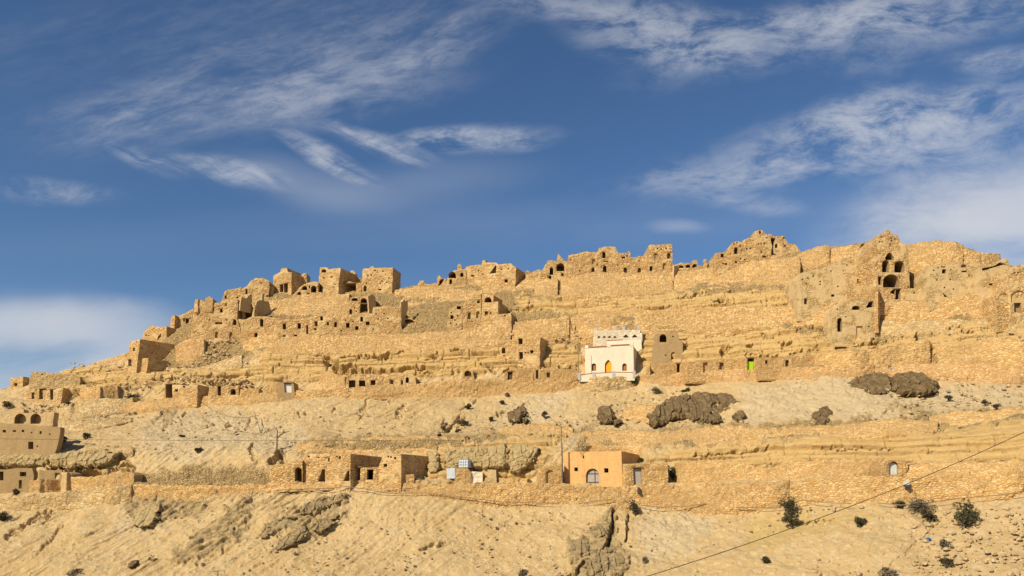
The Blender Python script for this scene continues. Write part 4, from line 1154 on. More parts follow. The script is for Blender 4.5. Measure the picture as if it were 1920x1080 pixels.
    ('narrow stone stub beside the flank of the white house', [([(1211, 705), (1211, 687), (1219, 686), (1219, 705)], [], dict(rs=1224, yaw=-15, mat='wall'))]),
    ('coursed stone front with two blocked doorways left of the green door', [([(1285, 703), (1285, 678), (1300, 677), (1340, 673), (1397, 671), (1397, 699)], [('r', 1323, 689, 9, 19, .4), ('r', 1353, 689, 9, 18, .5)], dict(D=3, mat='wall'))]),
    ('little stone room closed by a lime green door', [([(1397, 699), (1397, 671), (1402, 667), (1420, 667), (1422, 697)], [('r', 1408, 682.5, 12, 23, 1.5, 'green', .74)], dict(D=3, mat='wall', dy=.2))]),
    ('coursed stone front with a small pale window right of the green door', [([(1422, 697), (1423, 671), (1470, 670), (1532, 665), (1532, 693)], [('r', 1437, 679, 4, 6, .6), ('r', 1476, 681, 7, 12, .7)], dict(D=3, mat='wall'))]),
    # -------- second road, left
    ('stone hut with a wide dark door at the left end of the second road', [([(306, 750), (309, 716), (314, 718), (320, 720), (335, 722), (352, 723), (371, 721), (370, 749)], [('r', 317, 733, 13, 26, 2), ('r', 331, 732, 4.5, 4), ('r', 345, 725, 3, 3)], dict(rs=393, yaw=-20, dy=.4))]),
    ('pale hut with a slit door and a rounded hole on the second road', [([(390, 748), (392, 725), (412, 723), (425, 725), (447, 724), (447, 744)], [('r', 411, 733, 5, 16, 1.5), ('a', 437, 735, 10, 12, 2)], dict(D=3))]),
    ('low broken front with a gap left of the pale door', [([(449, 744), (451, 730), (470, 728), (486, 729), (486, 741)], [], dict(D=2, mat='wall')), ([(496, 741), (497, 725), (510, 723), (521, 722), (521, 739)], [], dict(D=2, mat='wall'))]),
    ('smooth mud front with a pale painted double door', [([(520, 741), (521, 717), (550, 716), (553, 739)], [('r', 540, 727, 13, 18, 1, 'pale_door', .93)], dict(D=3, mat='mud', dy=.3, jag=.04))]),
    ('low front with three dark doorways and an oval hole under the rock ledges', [([(646, 733), (650, 707), (660, 702), (690, 700), (712, 704), (740, 707), (757, 700), (770, 700), (779, 706), (780, 731)], [('r', 660, 720, 12, 15, 1.8), ('r', 679, 720, 12, 15, 1.8), ('r', 699.5, 720, 8, 14, 1.5), ('r', 735, 719, 4, 11, .5), ('a', 763.5, 712.5, 6, 11, 1.5), ('r', 754, 718, 3, 9, .5)], dict(D=3))]),
    ('small cellar with a round black mouth left of the wooden door', [([(865, 708), (868, 696), (876, 692), (886, 695), (889, 708)], [('a', 877, 700, 13, 10.5, 2.5)], dict(D=3, dy=.3))]),
    ('stone front with an old dark wooden door under the ledge', [([(944, 718), (946, 698), (960, 691), (1000, 689), (1001, 716)], [('r', 956, 705.5, 9, 16, 1.2, 'dark_wood', .9)], dict(D=3, mat='wall'))]),
    ('ruined stone front with empty door frames left of the railing', [([(1001, 716), (1002, 693), (1028, 690), (1060, 692), (1084, 694), (1084, 711)], [('r', 1007, 702, 4, 14, .6), ('r', 1028, 703, 5, 8, .6)], dict(D=3, mat='wall'))]),
    # -------- left, lower
    ('brown plaster house with a row of small holes at the left edge', [
        ([(-34, 868), (-34, 793), (0, 793), (60, 797), (113, 801), (112, 818), (109, 832), (104, 846), (97, 860)], [('r', 57.5, 835, 9, 14), ('r', 8, 808.5, 6, 5), ('r', 27, 808, 5, 3), ('r', 43, 808, 4, 4), ('r', 76, 811, 3, 5)] + H((93, 814), (70, 837), (59, 811)), dict(yaw=-8, D=.9, mat='mud', jag=.05, dy=.3, sink=.3)),
        ([(20, 803), (24, 767), (44, 768), (45, 775), (80, 776), (82, 772), (102, 773), (98, 803)], [('a', 38, 785, 22, 19, 3), ('a', 67, 785, 20, 19, 3)], dict(yaw=-8, D=1.0, dy=-.8, mat='house_mud', name='upper_storey'))]),
    ('cave dwelling with three black openings at the lower left edge', [([(-34, 926), (-34, 882), (10, 880), (40, 878), (60, 878), (64, 892), (62, 926)], [('r', 2, 892, 9, 17, 2.2), ('r', 43, 889, 12, 8, 2), ('r', 38, 908, 6, 16, 2)], dict(D=3, mat='mud', dy=.2, sink=.6))]),
    ('smooth walled cave room with one black door under the pale overhang', [([(72, 902), (74, 882), (95, 882), (116, 881), (118, 903)], [('r', 107, 892.5, 9, 12, 2)], dict(D=3, mat='mud'))]),
    # -------- lower road
    ('coursed stone front with a dark arched door at the left end of the lower row', [([(503, 910), (507, 873), (530, 870), (545, 866), (567, 863), (567, 908)], [('a', 559.5, 891, 13, 29, 2.2)], dict(D=3, mat='wall_big'))]),
    ('lower row house with slanting buttress niches and a deep shaded flank', [([(567, 909), (568, 855), (580, 851), (620, 850), (640, 848.5), (657, 851), (657, 908)], [('r', 616.5, 862, 2.5, 6), ('r', 637, 858, 3, 5), ('r', 579, 856, 3, 3), ('poly', [(596, 903), (604, 880), (609, 879), (610, 903)], .9), ('poly', [(644, 902), (651, 884), (655, 881.5), (655.5, 902)], .9)] + H((578, 873), (597, 858), (632, 856)), dict(rs=717, yaw=-20, jag=.05)),
        ([(657, 909), (658, 875.5), (690, 876), (711, 875), (711, 907)], [('r', 667.5, 888.5, 15, 24, 1.8), ('r', 694, 890, 11, 19, 1.5)], dict(dy=.1, D=1.5, name='court_wall', jag=.04))]),
    ('lower row house with one square window and a big shaded flank', [([(710, 908), (710, 873), (717, 858), (727, 853), (752, 851), (752, 907)], [('r', 722.5, 872.5, 5, 5), ('r', 728, 855.8, 2.5, 3), ('r', 733, 857, 2.5, 3), ('r', 741, 859, 3, 4)], dict(rs=804, yaw=-28, jag=.05, dy=.3)),
        ([(752, 907), (752, 889), (776, 889), (776, 906)], [], dict(dy=.5, D=.8, name='court_wall', mat='wall')),]),
    ('stone hut with a metal sheet beside the water tank', [([(852, 897), (853, 879), (866, 877), (878, 879), (884, 886), (884, 897)], [], dict(D=2.5, mat='wall', dy=1.0)),
        ([(884, 898), (884, 884), (905, 885), (905, 898)], [], dict(D=2, dy=.8, mat='white_plaster', name='plastered_wall', jag=.03)),
        ([(914, 898), (914, 880), (930, 881), (931, 898)], [], dict(D=2, dy=.8, mat='house_pale', name='rear_wall', jag=.03))]),
    ('rubble gable with a blind brick arch left of the lamp post', [([(1006, 911), (1010, 881), (1020, 874), (1040, 866), (1056, 868), (1056, 911)], [('a', 1031.5, 894.5, 14, 27, .22)], dict(D=2.5, mat='wall'))]),
    ('stone front with a grey plank door right of the orange house', [([(1167, 912), (1168, 870), (1200, 868), (1220, 869), (1252, 867), (1253, 912)], [('r', 1195.5, 893, 15.5, 31, 1, 'grey_wood', .95)], dict(D=3, mat='wall_big', jag=.06, dy=.2))]),
    ('stone recess framing a bleached pale door on the right of the lower road', [([(1652, 900), (1652, 863), (1676, 861), (1702, 864), (1702, 899)], [('a', 1675.5, 877.5, 18, 25, .8, 'pale_door', .92)], dict(D=2.5, mat='wall', dy=.1))]),
]
for r_ in RUINS:
    T = ruin(*r_)
    if 'two small vaults' in r_[0]:
        T.vault(270, 673, 18, 6.5, 6, -26, dy=.1); T.vault(291, 673, 17, 5.5, 6, -26, dy=-3)


# ------------------------------------------------------------------ small solids
def boxes(name, T, items, mat, parent=None):
    """items: (x0,x1,y0,y1,z0,z1) in the local frame of T.last (u, depth, height)"""
    A, u, w, loc2, D = T.last
    V, F = [], []
    for x0, x1, y0, y1, z0, z1 in items:
        b = len(V)
        for x, y, z in ((x0, y0, z0), (x1, y0, z0), (x1, y1, z0), (x0, y1, z0), (x0, y0, z1), (x1, y0, z1), (x1, y1, z1), (x0, y1, z1)):
            V.append(A + u * x + w * y + Vector((0, 0, z)) - T.loc)
        F += [tuple(b + i for i in f) for f in ((0, 1, 5, 4), (1, 2, 6, 5), (2, 3, 7, 6), (3, 0, 4, 7), (4, 5, 6, 7), (3, 2, 1, 0))]
    return mesh_obj(name, V, F, M[mat], parent or T.root)


# ------------------------------------------------------------------ the white house
def white_house():
    T = Thing('white_house', 'white plastered house with an orange pointed door and brown shutters', 'house', 1142, 703, GROUP_H, dy=.3)
    f = T.block([(1097, 706), (1097, 652), (1187.5, 648.5), (1188.5, 706)],
                [('p', 1140.5, 686.5, 12.5, 24, .9, 'orange_door', .96), ('a', 1113.5, 688.3, 9, 14, .8, 'brown_wood', .97), ('a', 1171, 688.3, 8.6, 14, .8, 'brown_wood', .97)],
                rs=1211.5, yaw=-16, mat='white_plaster', rag=False, name='lower_storey')
    A, u, w, l2, D = T.last
    x0, z1 = l2(1097, 652); x1, _ = l2(1187.5, 648.5); zt = l2(1142, 650)[1]
    k = T.Y / FPX
    # parapet blocks and red-brown coping
    [boxes('parapet', T, [b_], 'white_plaster') for b_ in [(x0, x0 + .55, -.06, .3, zt - .1, zt + .42), (x1 - .55, x1 + .05, -.06, .3, zt - .05, zt + .6), ((x0 + x1) / 2 - .3, (x0 + x1) / 2 + .3, -.06, .3, zt - .05, zt + .4)]]
    boxes('coping', T, [(x0 + .6, (x0 + x1) / 2 - .35, -.08, .25, zt - .02, zt + .16)], 'red_trim'); boxes('coping', T, [((x0 + x1) / 2 + .35, x1 - .6, -.08, .25, zt + .06, zt + .26)], 'red_trim')
    # upper storey set back behind the roof terrace
    up = T.block([(1110, 660), (1112, 643), (1113, 620), (1150, 619), (1200, 618), (1200.5, 624), (1204, 624), (1205, 660)],
                 [('p', 1123, 631.5, 6, 4, .45), ('p', 1133, 631.5, 6, 4, .45), ('p', 1143, 631.5, 6, 4, .45), ('p', 1153, 631.5, 6, 4, .45), ('p', 1173.5, 630, 9.5, 5.5, .45), ('p', 1190, 630, 9.5, 5.5, .45)],
                 yaw=-16, D=5, dy=-4.6, mat='lattice_plaster', rag=False, name='upper_storey', sink=2.5)
    A, u, w, l2, D = T.last
    zt = l2(1160, 619)[1]
    it = []
    for px in (1118, 1154, 1169.5, 1197.5):
        x, z = l2(px, 618.5)
        it.append((x - .22, x + .22, .05, .5, zt - .05, zt + .62))
    boxes('merlon', T, it[:1], 'grey_block'); [boxes('merlon', T, [i], 'grey_block') for i in it[1:]]
    a0, zc = l2(1139, 640); a1, _ = l2(1168, 640.5); b0, _ = l2(1176, 641); b1, zd = l2(1203, 641.5)
    boxes('coping', T, [(a0, a1, -.5, -.05, zc - .08, zc + .1)], 'red_trim'); boxes('coping', T, [(b0, b1, -.5, -.05, zd - .08, zd + .1)], 'red_trim')
    c0, zc0 = l2(1139, 641); c1, zc1 = l2(1204, 655)
    boxes('terrace_parapet', T, [(c0, c1, -.6, -.3, zc1 - .4, zc - .09)], 'white_plaster')
    # side terrace on the right
    T.block([(1188, 690), (1188, 652), (1211, 642), (1211.5, 690)], [], yaw=-16, D=5, dy=-5.2, mat='white_plaster', rag=False, name='side_wing')
    return T


white_house()


def white_railing():
    T = Thing('terrace_railing', 'low white terrace wall with grey posts and an iron rail before the white house', 'railing', 1140, 706, None, dy=1.2)
    T.block([(1088, 710), (1088, 704.5), (1112, 702.5), (1150, 700.8), (1190, 700.5), (1190, 710)], [], yaw=-8, D=.25, mat='white_plaster', rag=False, name='low_wall', sink=.3)
    A, u, w, l2, D = T.last
    for px, py in ((1086, 704), (1113.5, 702), (1150, 700), (1189, 699.5)):
        x, z = l2(px, py)
        boxes('post', T, [(x - .22, x + .22, -.12, .37, z - .7, z + .35)], 'grey_block')
    p = [l2(*q) for q in ((1086, 703.5), (1113, 700.5), (1150, 698.5), (1189, 698.8))]
    for (xa, za), (xb, zb) in zip(p[:-1], p[1:]):
        V = []
        for x, z in ((xa + .23, za), (xb - .23, zb)):
            for dy_, dz in ((.06, 0), (.18, 0), (.18, .12), (.06, .12)):
                V.append(A + u * x + w * dy_ + Vector((0, 0, z + dz)) - T.loc)
        mesh_obj('rail', V, [(0, 1, 5, 4), (1, 2, 6, 5), (2, 3, 7, 6), (3, 0, 4, 7), (0, 3, 2, 1), (4, 5, 6, 7)], M['red_trim'], T.root)


white_railing()


# ------------------------------------------------------------------ the orange house
def orange_house():
    T = Thing('orange_house', 'orange plastered house with a wide arched plank door on the lower road', 'house', 1112, 908, GROUP_H, dy=.25)
    T.block([(1057.5, 911), (1057.8, 880), (1058, 847.5), (1110, 846.5), (1165, 846), (1166, 880), (1166.8, 911)],
            [('a', 1111, 894, 24.5, 31, .9, 'grey_wood', .97), ('r', 1080, 880, 7, 7), ('r', 1137, 882, 8, 8.5), ('r', 1094, 857, 2, 5, .5)],
            rs=1200, yaw=-24, mat='orange_plaster', rag=False, jag=.03, name='wall')
    A, u, w, l2, D = T.last
    # door furniture: meeting stile and ledges of the plank door
    xm, z0 = l2(1114.5, 909); _, z1 = l2(1114, 881)
    xa, _ = l2(1102, 900); xb, _ = l2(1122, 900)
    boxes('door_stile', T, [(xm - .05, xm + .05, .27, .315, z0, z1)], 'dark_wood')
    boxes('door_ledge', T, [(xa, xb, .27, .315, z0 + .25, z0 + .34)], 'dark_wood')
    boxes('door_ledge', T, [(xa, xb, .27, .315, z0 + 1.25, z0 + 1.34)], 'dark_wood')


orange_house()


# ------------------------------------------------------------------ boulders and outcrops
def rock_mat(name, a, b_, sc=1.0):
    b = NB(name)
    p = b.pos()
    c = b.mix(b.mr(b.noise(p, 1.5 * sc, 7, .72), .40, .60), a, b_)
    c = b.mix(b.mr(b.noise(b.pos((.6, .6, 2.4)), 1.4, 5, .65), .55, .75, 0, .5), c, tuple(x * (.6 if a[0] < .5 else .8) for x in a))
    pale = b.mr(b.noise(p, 1.6, 6, .7), .56, .70, 0, .7 if a[0] < .5 else .0)
    c = b.mix(pale, c, (.44, .36, .24))
    n = b.math('ADD', b.noise(p, 2.4, 7, .75), b.noise(b.pos((.7, .7, 4.5)), 1.0, 5, .7))
    return b.done(c, b.bump(n, 1.0, .45))


M['boulder'] = rock_mat('brown_crusted_rock', (.31, .215, .105), (.155, .103, .05))
M['boulder_grey'] = rock_mat('grey_crusted_rock', (.49, .37, .195), (.35, .255, .13))
M['slab'] = rock_mat('yellow_limestone', (.62, .47, .24), (.52, .385, .18))


def outcrop(label, poly, bulge=2.0, mat='boulder', step=.75, group='dark boulders on the slopes', layered=.5, name='boulder', cat='boulder', seed=1, fwd=.2):
    """a solid lump: its face swells out from the hill inside the given outline"""
    x0, x1 = min(p[0] for p in poly) - 3, max(p[0] for p in poly) + 3
    y0, y1 = min(p[1] for p in poly) - 3, max(p[1] for p in poly) + 3
    nx, ny = int((x1 - x0) / step) + 2, int((y1 - y0) / step) + 2
    gx, gy = np.meshgrid(np.linspace(x0, x1, nx), np.linspace(y1, y0, ny))
    qx = gx + 8 * fbm(gx / 12, gy / 8, 4, seed, .6); qy = gy + 6 * fbm(gx / 12, gy / 8, 4, seed + 9, .6)
    d = poly_dist(qx, qy, poly)
    Yc = np.array([ysurf(x, (y0 + y1) / 2) for x in gx[0]])
    Ys = np.empty(gx.shape)
    for j in range(0, nx):
        a, y = line_arrays(np.array([gx[0, j]]))
        Ys[:, j] = np.interp(-gy[:, j], -a[:, 0], y[:, 0])
    bulge = bulge * .32
    mx = max(d.max(), 1.0)
    s = np.clip(d / mx, 0, 1)
    sc = Ys / FPX
    b = bulge * np.sqrt(np.clip(1 - (1 - s) ** 2, 0, 1))
    X = (gx - 960) * sc; Z = -gy * sc * 1.05
    cr, f1, f2 = worley(X / 2.2 + fbm(X / 2, Z / 2, 2, seed + 3), Z / 1.3, seed + 20)
    _, wf1, wf2 = worley(X / 1.1 + .5 * fbm(X, Z, 2, seed + 61), Z / .55 + .5 * fbm(X, Z, 2, seed + 63) - X / 3.5, seed + 60)
    rg = fbm(X / 1.7 + Z / 3.2, Z / .8 - X / 4.5, 4, seed + 50)
    lum = .8 * np.clip(f2 - f1, 0, .5) + .9 * fbm(X / 1.4, Z / (1.4 - .8 * layered), 4, seed + 30) + .3 * cr - .4 * np.abs(rg) - .7 * sstep(.12, .0, wf2 - wf1) + .3 * fbm(X / .35, Z / .3, 2, seed + 40)
    if mat == 'boulder_grey': lum = .7 * np.clip(f2 - f1, 0, .5) + .8 * fbm(gx / 14, gy / 7, 4, seed + 70) - .5 * sstep(.10, 0, wf2 - wf1) + .25 * fbm(gx / 4, gy / 3, 3, seed + 75)
    b = b + np.clip(s * 6, 0, 1) * lum * (.55 if mat == 'slab' else 1.0) * min(1.0, .4 + bulge * .5) + fwd
    inside = d > -0.6
    b = np.where(d < .4, -.9, b)
    V = np.empty(gx.shape + (3,))
    for (i, j), Yv in np.ndenumerate(Ys):
        p = at(gx[i, j], gy[i, j], Yv)
        V[i, j] = (p.x, p.y - b[i, j] * .9, p.z + b[i, j] * .25)
    keep = (inside[:-1, :-1] & inside[1:, :-1] & inside[:-1, 1:] & inside[1:, 1:])
    o = grid_obj(name, V, M[mat], keep=keep)
    # drop loose points, give it a back
    bm = bmesh.new(); bm.from_mesh(o.data)
    bmesh.ops.delete(bm, geom=[v for v in bm.verts if not v.link_faces], context='VERTS')
    ed = [e for e in bm.edges if e.is_boundary]
    if ed:
        r = bmesh.ops.extrude_edge_only(bm, edges=ed)
        for v in [g for g in r['geom'] if isinstance(g, bmesh.types.BMVert)]: v.co.y += 2.0
    bmesh.ops.recalc_face_normals(bm, faces=bm.faces)
    bm.to_mesh(o.data); bm.free()
    # stand the object's origin on the rock
    c = surf((x0 + x1) / 2, (y0 + y1) / 2)
    co = np.empty(len(o.data.vertices) * 3, np.float32); o.data.vertices.foreach_get('co', co)
    co = co.reshape(-1, 3) - np.array(c, np.float32); o.data.vertices.foreach_set('co', co.ravel()); o.location = c
    tag(o, label, cat, group)
    return o


def ell(cx, cy, a, b, n=14, rot=0.0):
    return [(cx + a * math.cos(t) * math.cos(rot) - b * math.sin(t) * math.sin(rot), cy + a * math.cos(t) * math.sin(rot) + b * math.sin(t) * math.cos(rot)) for t in [2 * math.pi * i / n for i in range(n)]]


ROCKS = [
    ('largest dark brown outcrop on the slope above the lower road', [(1214, 782), (1222, 770), (1240, 757), (1262, 745), (1300, 737), (1330, 736), (1362, 738), (1384, 755), (1386, 762), (1370, 768), (1350, 775), (1320, 790), (1305, 794), (1285, 787), (1268, 789), (1255, 795), (1235, 800), (1220, 796)], 3.2),
    ('round lump at the foot of the largest outcrop', ell(1334, 787, 17, 11), 1.6),
    ('single round boulder right of the largest outcrop', ell(1384, 781, 14, 9), 1.5),
    ('small boulder left of the round lump', ell(1315, 794, 8, 5), .9),
    ('flat dark slab tip on the right of the largest outcrop', [(1355, 770), (1370, 762), (1388, 765), (1380, 770), (1360, 773)], .9),
    ('layered dark outcrop under the rosy wall on the right', [(1668, 718), (1675, 703), (1700, 700), (1725, 700), (1745, 708), (1757, 720), (1757, 732), (1740, 742), (1715, 745), (1690, 740), (1672, 732)], 2.6),
    ('broken left half of the layered outcrop', [(1589, 724), (1592, 712), (1620, 706), (1650, 702), (1664, 704), (1668, 718), (1668, 735), (1650, 740), (1625, 736), (1605, 735), (1590, 733)], 2.0),
    ('two lobed boulder low on the right scree', [(1523, 793), (1524, 780), (1536, 766), (1548, 766), (1559, 775), (1556, 783), (1552, 792), (1540, 801), (1526, 800)], 1.7),
    ('dark round boulder left of the largest outcrop', [(1119, 780), (1122, 768), (1133, 762), (1147, 764), (1154, 778), (1147, 793), (1133, 796), (1122, 792)], 1.8),
    ('little boulder touching the dark round boulder', ell(1156, 792, 8, 5), .8),
    ('dark boulder in the pale scree fan', [(950, 790), (955, 775), (968, 765), (985, 762), (985, 775), (970, 790), (955, 795)], 1.2),
    ('small dark stone under the pale scree fan', ell(983, 787, 5, 3.5), .6),
    ('grey lumpy rock at the bottom left of the gully', ell(1088, 1026, 23, 18), 2.2, 'boulder_grey'),
    ('squarish dark rock in the gully', [(1104, 1008), (1106, 990), (1125, 985), (1138, 992), (1140, 1012), (1125, 1018), (1108, 1016)], 2.0, 'boulder_grey'),
    ('broad lumpy rock at the bottom of the gully', [(1095, 1050), (1112, 1028), (1140, 1025), (1165, 1040), (1178, 1060), (1170, 1085), (1110, 1092), (1098, 1075)], 2.2, 'boulder_grey'),
    ('lone brown stone low on the left slope', ell(171, 1056, 11, 6, rot=-.4), .9),
    ('flat brown stone right of the lone stone', ell(250, 1060, 13, 6, rot=-.35), .9),
    ('small flat brown stone beyond the flat stone', ell(287, 1048, 11, 4.5, rot=-.2), .8),
    ('dark overhanging rock on the left slope below the wall', [(412, 1000), (418, 980), (440, 972), (462, 950), (482, 950), (478, 965), (455, 985), (440, 1002), (420, 1006)], 1.5, 'boulder_grey'),
    ('upper ridge of dark rock on the lower slope', [(560, 955), (585, 940), (625, 928), (655, 926), (650, 938), (620, 950), (590, 962), (565, 966)], 1.3, 'boulder_grey'),
    ('dark trailing rib of rock on the lower slope', [(486, 1005), (500, 985), (530, 970), (556, 966), (552, 975), (525, 983), (512, 1000), (492, 1010)], 1.1, 'boulder_grey'),
    ('lower broken rib of dark rock on the slope', [(512, 1028), (540, 1005), (575, 985), (575, 1005), (555, 1020), (525, 1034)], 1.0, 'boulder_grey'),
    ('brown rock beside the lower broken rib', [(585, 995), (600, 975), (628, 962), (640, 968), (622, 985), (600, 1000)], 1.0, 'boulder_grey'),
    ('pale smooth rock face let into the left slope', [(255, 985), (258, 962), (280, 948), (305, 950), (298, 975), (285, 990), (268, 993)], .9, 'slab'),
    ('pale ledge of rock under the brown plaster house', [(-34, 858), (-20, 850), (40, 853), (75, 850), (98, 852), (104, 866), (96, 876), (60, 880), (0, 880), (-34, 882)], 2.2, 'slab'),
    ('pale overhanging rock above the cave doors', [(95, 868), (105, 852), (160, 848), (228, 852), (220, 868), (190, 880), (130, 884), (100, 880)], 2.4, 'slab'),
    ('honey coloured rock bulge with beds above the water tank', [(832, 880), (834, 852), (880, 845), (950, 838), (955, 870), (945, 882), (905, 882), (880, 878), (850, 888)], 2.0, 'slab'),
    ('jointed rock nose right of the water tank', [(952, 872), (955, 840), (985, 838), (1012, 846), (1000, 875), (975, 890), (958, 886)], 1.8, 'slab'),
    ('rounded bedded rock butting the shaded flank of the lower row', [(803, 890), (803, 850), (820, 848), (826, 862), (824, 885), (812, 892)], 1.8, 'slab'),
]
for i, r_ in enumerate(ROCKS):
    lay = 1.0 if (len(r_) > 3 and r_[3] == 'slab') else .5
    slab = lay == 1.0
    outcrop(r_[0], r_[1], r_[2], r_[3] if len(r_) > 3 else 'boulder', seed=11 * i + 5, layered=lay, fwd=.9 if slab else .2,
            group='bedded pale rocks in the cliff' if slab else 'dark boulders on the slopes', name='rock' if slab else 'boulder', cat='rock' if slab else 'boulder')


# ------------------------------------------------------------------ shrubs
def leaf_mat(name, a, c):
    b = NB(name)
    col = b.mix(b.mr(b.noise(b.pos(), 3.5, 4, .6), .35, .65), a, c)
    return b.done(col, None, .8)


M['dry'] = leaf_mat('dry_brown_twigs', (.11, .085, .05), (.065, .05, .03))
M['dull'] = leaf_mat('dull_olive_leaves', (.10, .09, .045), (.06, .055, .03))
M['greenleaf'] = leaf_mat('dark_green_leaves', (.065, .085, .03), (.04, .055, .02))
M['greydry'] = leaf_mat('grey_dry_twigs', (.22, .18, .12), (.15, .12, .08))


def shrub(label, px, py, w, h, mat='dull', n=None, seed=0, lean=0.0, group='low shrubs on the dry slopes', dy=.3, name='shrub'):
    rnd = np.random.RandomState(seed + int(px))
    Y = ysurf(px, py + h * .4) - dy
    base = at(px, py + h * .45, Y)
    k = Y / FPX
    a, c = w * k / 2, h * k / 2
    n = n or int(260 + 480 * a * c)
    root = empty(name, base)
    tag(root, label, 'shrub', group)
    cl = 5 + int(w / 5)
    cen = []
    for i in range(cl):
        t = rnd.uniform(0, 2 * math.pi); r = rnd.uniform(.1, .75)
        cen.append((math.cos(t) * r * a, rnd.uniform(-.5, .4) * a * .8, c + math.sin(t) * r * c, rnd.uniform(.28, .5)))
    V, F = [], []
    for i in range(n):
        cx, cy_, cz, rr = cen[rnd.randint(cl)]
        g = rnd.normal(size=3); g /= np.linalg.norm(g) + 1e-6
        rad = rr * rnd.uniform(.35, 1.0) ** .6
        p = np.array([cx + g[0] * a * rad + lean * cz, cy_ + g[1] * a * rad, max(.02, cz + g[2] * c * rad)])
        s = rnd.uniform(.07, .15)
        d1 = rnd.normal(size=3) + g * 1.2; d1 /= np.linalg.norm(d1); d2 = np.cross(d1, rnd.normal(size=3)); d2 /= np.linalg.norm(d2) + 1e-6
        b = len(V)
        V += [p - d1 * s, p + d2 * s * .45, p + d1 * s * 1.3, p - d2 * s * .45]
        F.append((b, b + 1, b + 2, b + 3))
    mesh_obj('foliage', V, F, M[mat], root)
    V, F = [], []
    for i in range(7):
        cx, cy_, cz, rr = cen[i % cl]
        e = np.array([cx * .8, cy_ * .8, cz])
        s0, s1 = .05, .012
        b = len(V)
        for q, s in ((np.zeros(3), s0), (e, s1)):
            for t in range(4): V.append((q[0] + s * math.cos(t * math.pi / 2), q[1] + s * math.sin(t * math.pi / 2), q[2] - (.2 if s == s0 else 0)))
        F += [(b + t, b + (t + 1) % 4, b + 4 + (t + 1) % 4, b + 4 + t) for t in range(4)]
    mesh_obj('stem', V, F, M['dry'], root)
    return root


SHRUBS = [
    ('tall double shrub hanging below the lower wall at the right', 1484, 950, 42, 30, 'dull'), ('lower half of the double shrub, dark and round', 1486, 977, 38, 28, 'dull'),
    ('largest dark bush near the right edge', 1810, 966, 62, 50, 'dull'), ('small upright shrub on the path at the right', 1616, 980, 27, 24, 'dull'),
    ('brown bush beside a pale stone at the right', 1744, 970, 34, 24, 'dry'), ('grey dry brush left of the brown bush', 1726, 950, 52, 34, 'greydry'),
    ('flat shrub at the foot of the right wall', 1686, 946, 26, 10, 'dull'), ('round dark shrub low at the right', 1773, 1055, 28, 18, 'dull'),
    ('small shrub near the bottom right of the cable', 1437, 1053, 22, 16, 'dull'), ('cut off shrub at the bottom edge on the right', 1662, 1074, 32, 22, 'greydry'),
    ('cut off dark shrub at the bottom middle', 980, 1077, 22, 16, 'greydry'), ('dry tuft above the round dark shrub', 1768, 1020, 22, 14, 'greydry'),
    ('dark green bush leaning against the grey bastion', 1192, 717, 24, 15, 'greenleaf'), ('small green bush above the largest outcrop', 1285, 731, 18, 10, 'greenleaf'),
    ('brown thornbush by the wall mouth in the gully', 1191, 952, 24, 26, 'dry'), ('leafy tree like bush growing through the stone wall', 1262, 886, 27, 36, 'dull'),
    ('shrub at the shaded right corner of the plaster house', 120, 823, 13, 12, 'dry'), ('small round shrub right of the plaster house', 160, 816, 17, 13, 'dull'),
    ('dark shrub at the left edge below the worn wall', 4, 968, 22, 28, 'dry'), ('dry shrub in the doorway of the cave dwelling', 29, 924, 18, 12, 'dry'),
    ('shrub on the left crest before the low row', 12, 758, 26, 10, 'dry'), ('row of low brush on the left of the second road', 247, 744, 32, 12, 'dry'),
    ('dark tuft on the ruined pale wall', 128, 756, 12, 6, 'dry'), ('dark tuft beside a pale stone on the left', 155, 767, 16, 7, 'dry'),
    ('small dark shrub on the middle slope, highest of four', 878, 764, 14, 12, 'dull'), ('small twin shrub on the middle slope', 868, 793, 26, 12, 'dry'),
    ('low shrub left of the twin shrub', 832, 799, 18, 12, 'greydry'), ('dark dot of a shrub on the middle slope', 824, 817, 7, 6, 'dry'),
    ('little shrub between the scree fan and the twin shrub', 919, 786, 10, 8, 'dry'), ('shrub tuft above the pale scree fan', 942, 754, 12, 8, 'dry'),
    ('low tuft under the twin shrub', 858, 807, 12, 7, 'dry'), ('shrub beside the dark boulder in the scree fan', 1020, 777, 14, 10, 'dry'),
    ('round dark shrub on the left middle slope', 342, 818, 11, 7, 'dry'), ('two small dark tufts on the left middle slope', 372, 845, 20, 12, 'dry'),
    ('faint tuft at the wall above the left slope', 951, 739, 10, 8, 'greydry'), ('brown dry bush on the wall by the stone hut', 920, 898, 16, 11, 'dry'),
    ('tuft on the right scree near the long wall', 1847, 754, 13, 8, 'dry'), ('tuft right of the layered outcrop', 1778, 744, 18, 9, 'dry'),
    ('second tuft near the right scree edge', 1870, 762, 16, 8, 'dry'), ('dry scrub low on the left slope by the bottom edge', 140, 1075, 40, 14, 'greydry'),
    ('olive scrub on the scree under the rosy wall', 1232, 733, 20, 14, 'greydry'), ('bleached tuft beside the gully', 1208, 1052, 12, 14, 'greydry'),
    ('green tuft growing beside the orange house roof', 1203, 863, 12, 7, 'greenleaf'),
]
for i, s_ in enumerate(SHRUBS): shrub(*s_, seed=i * 17)


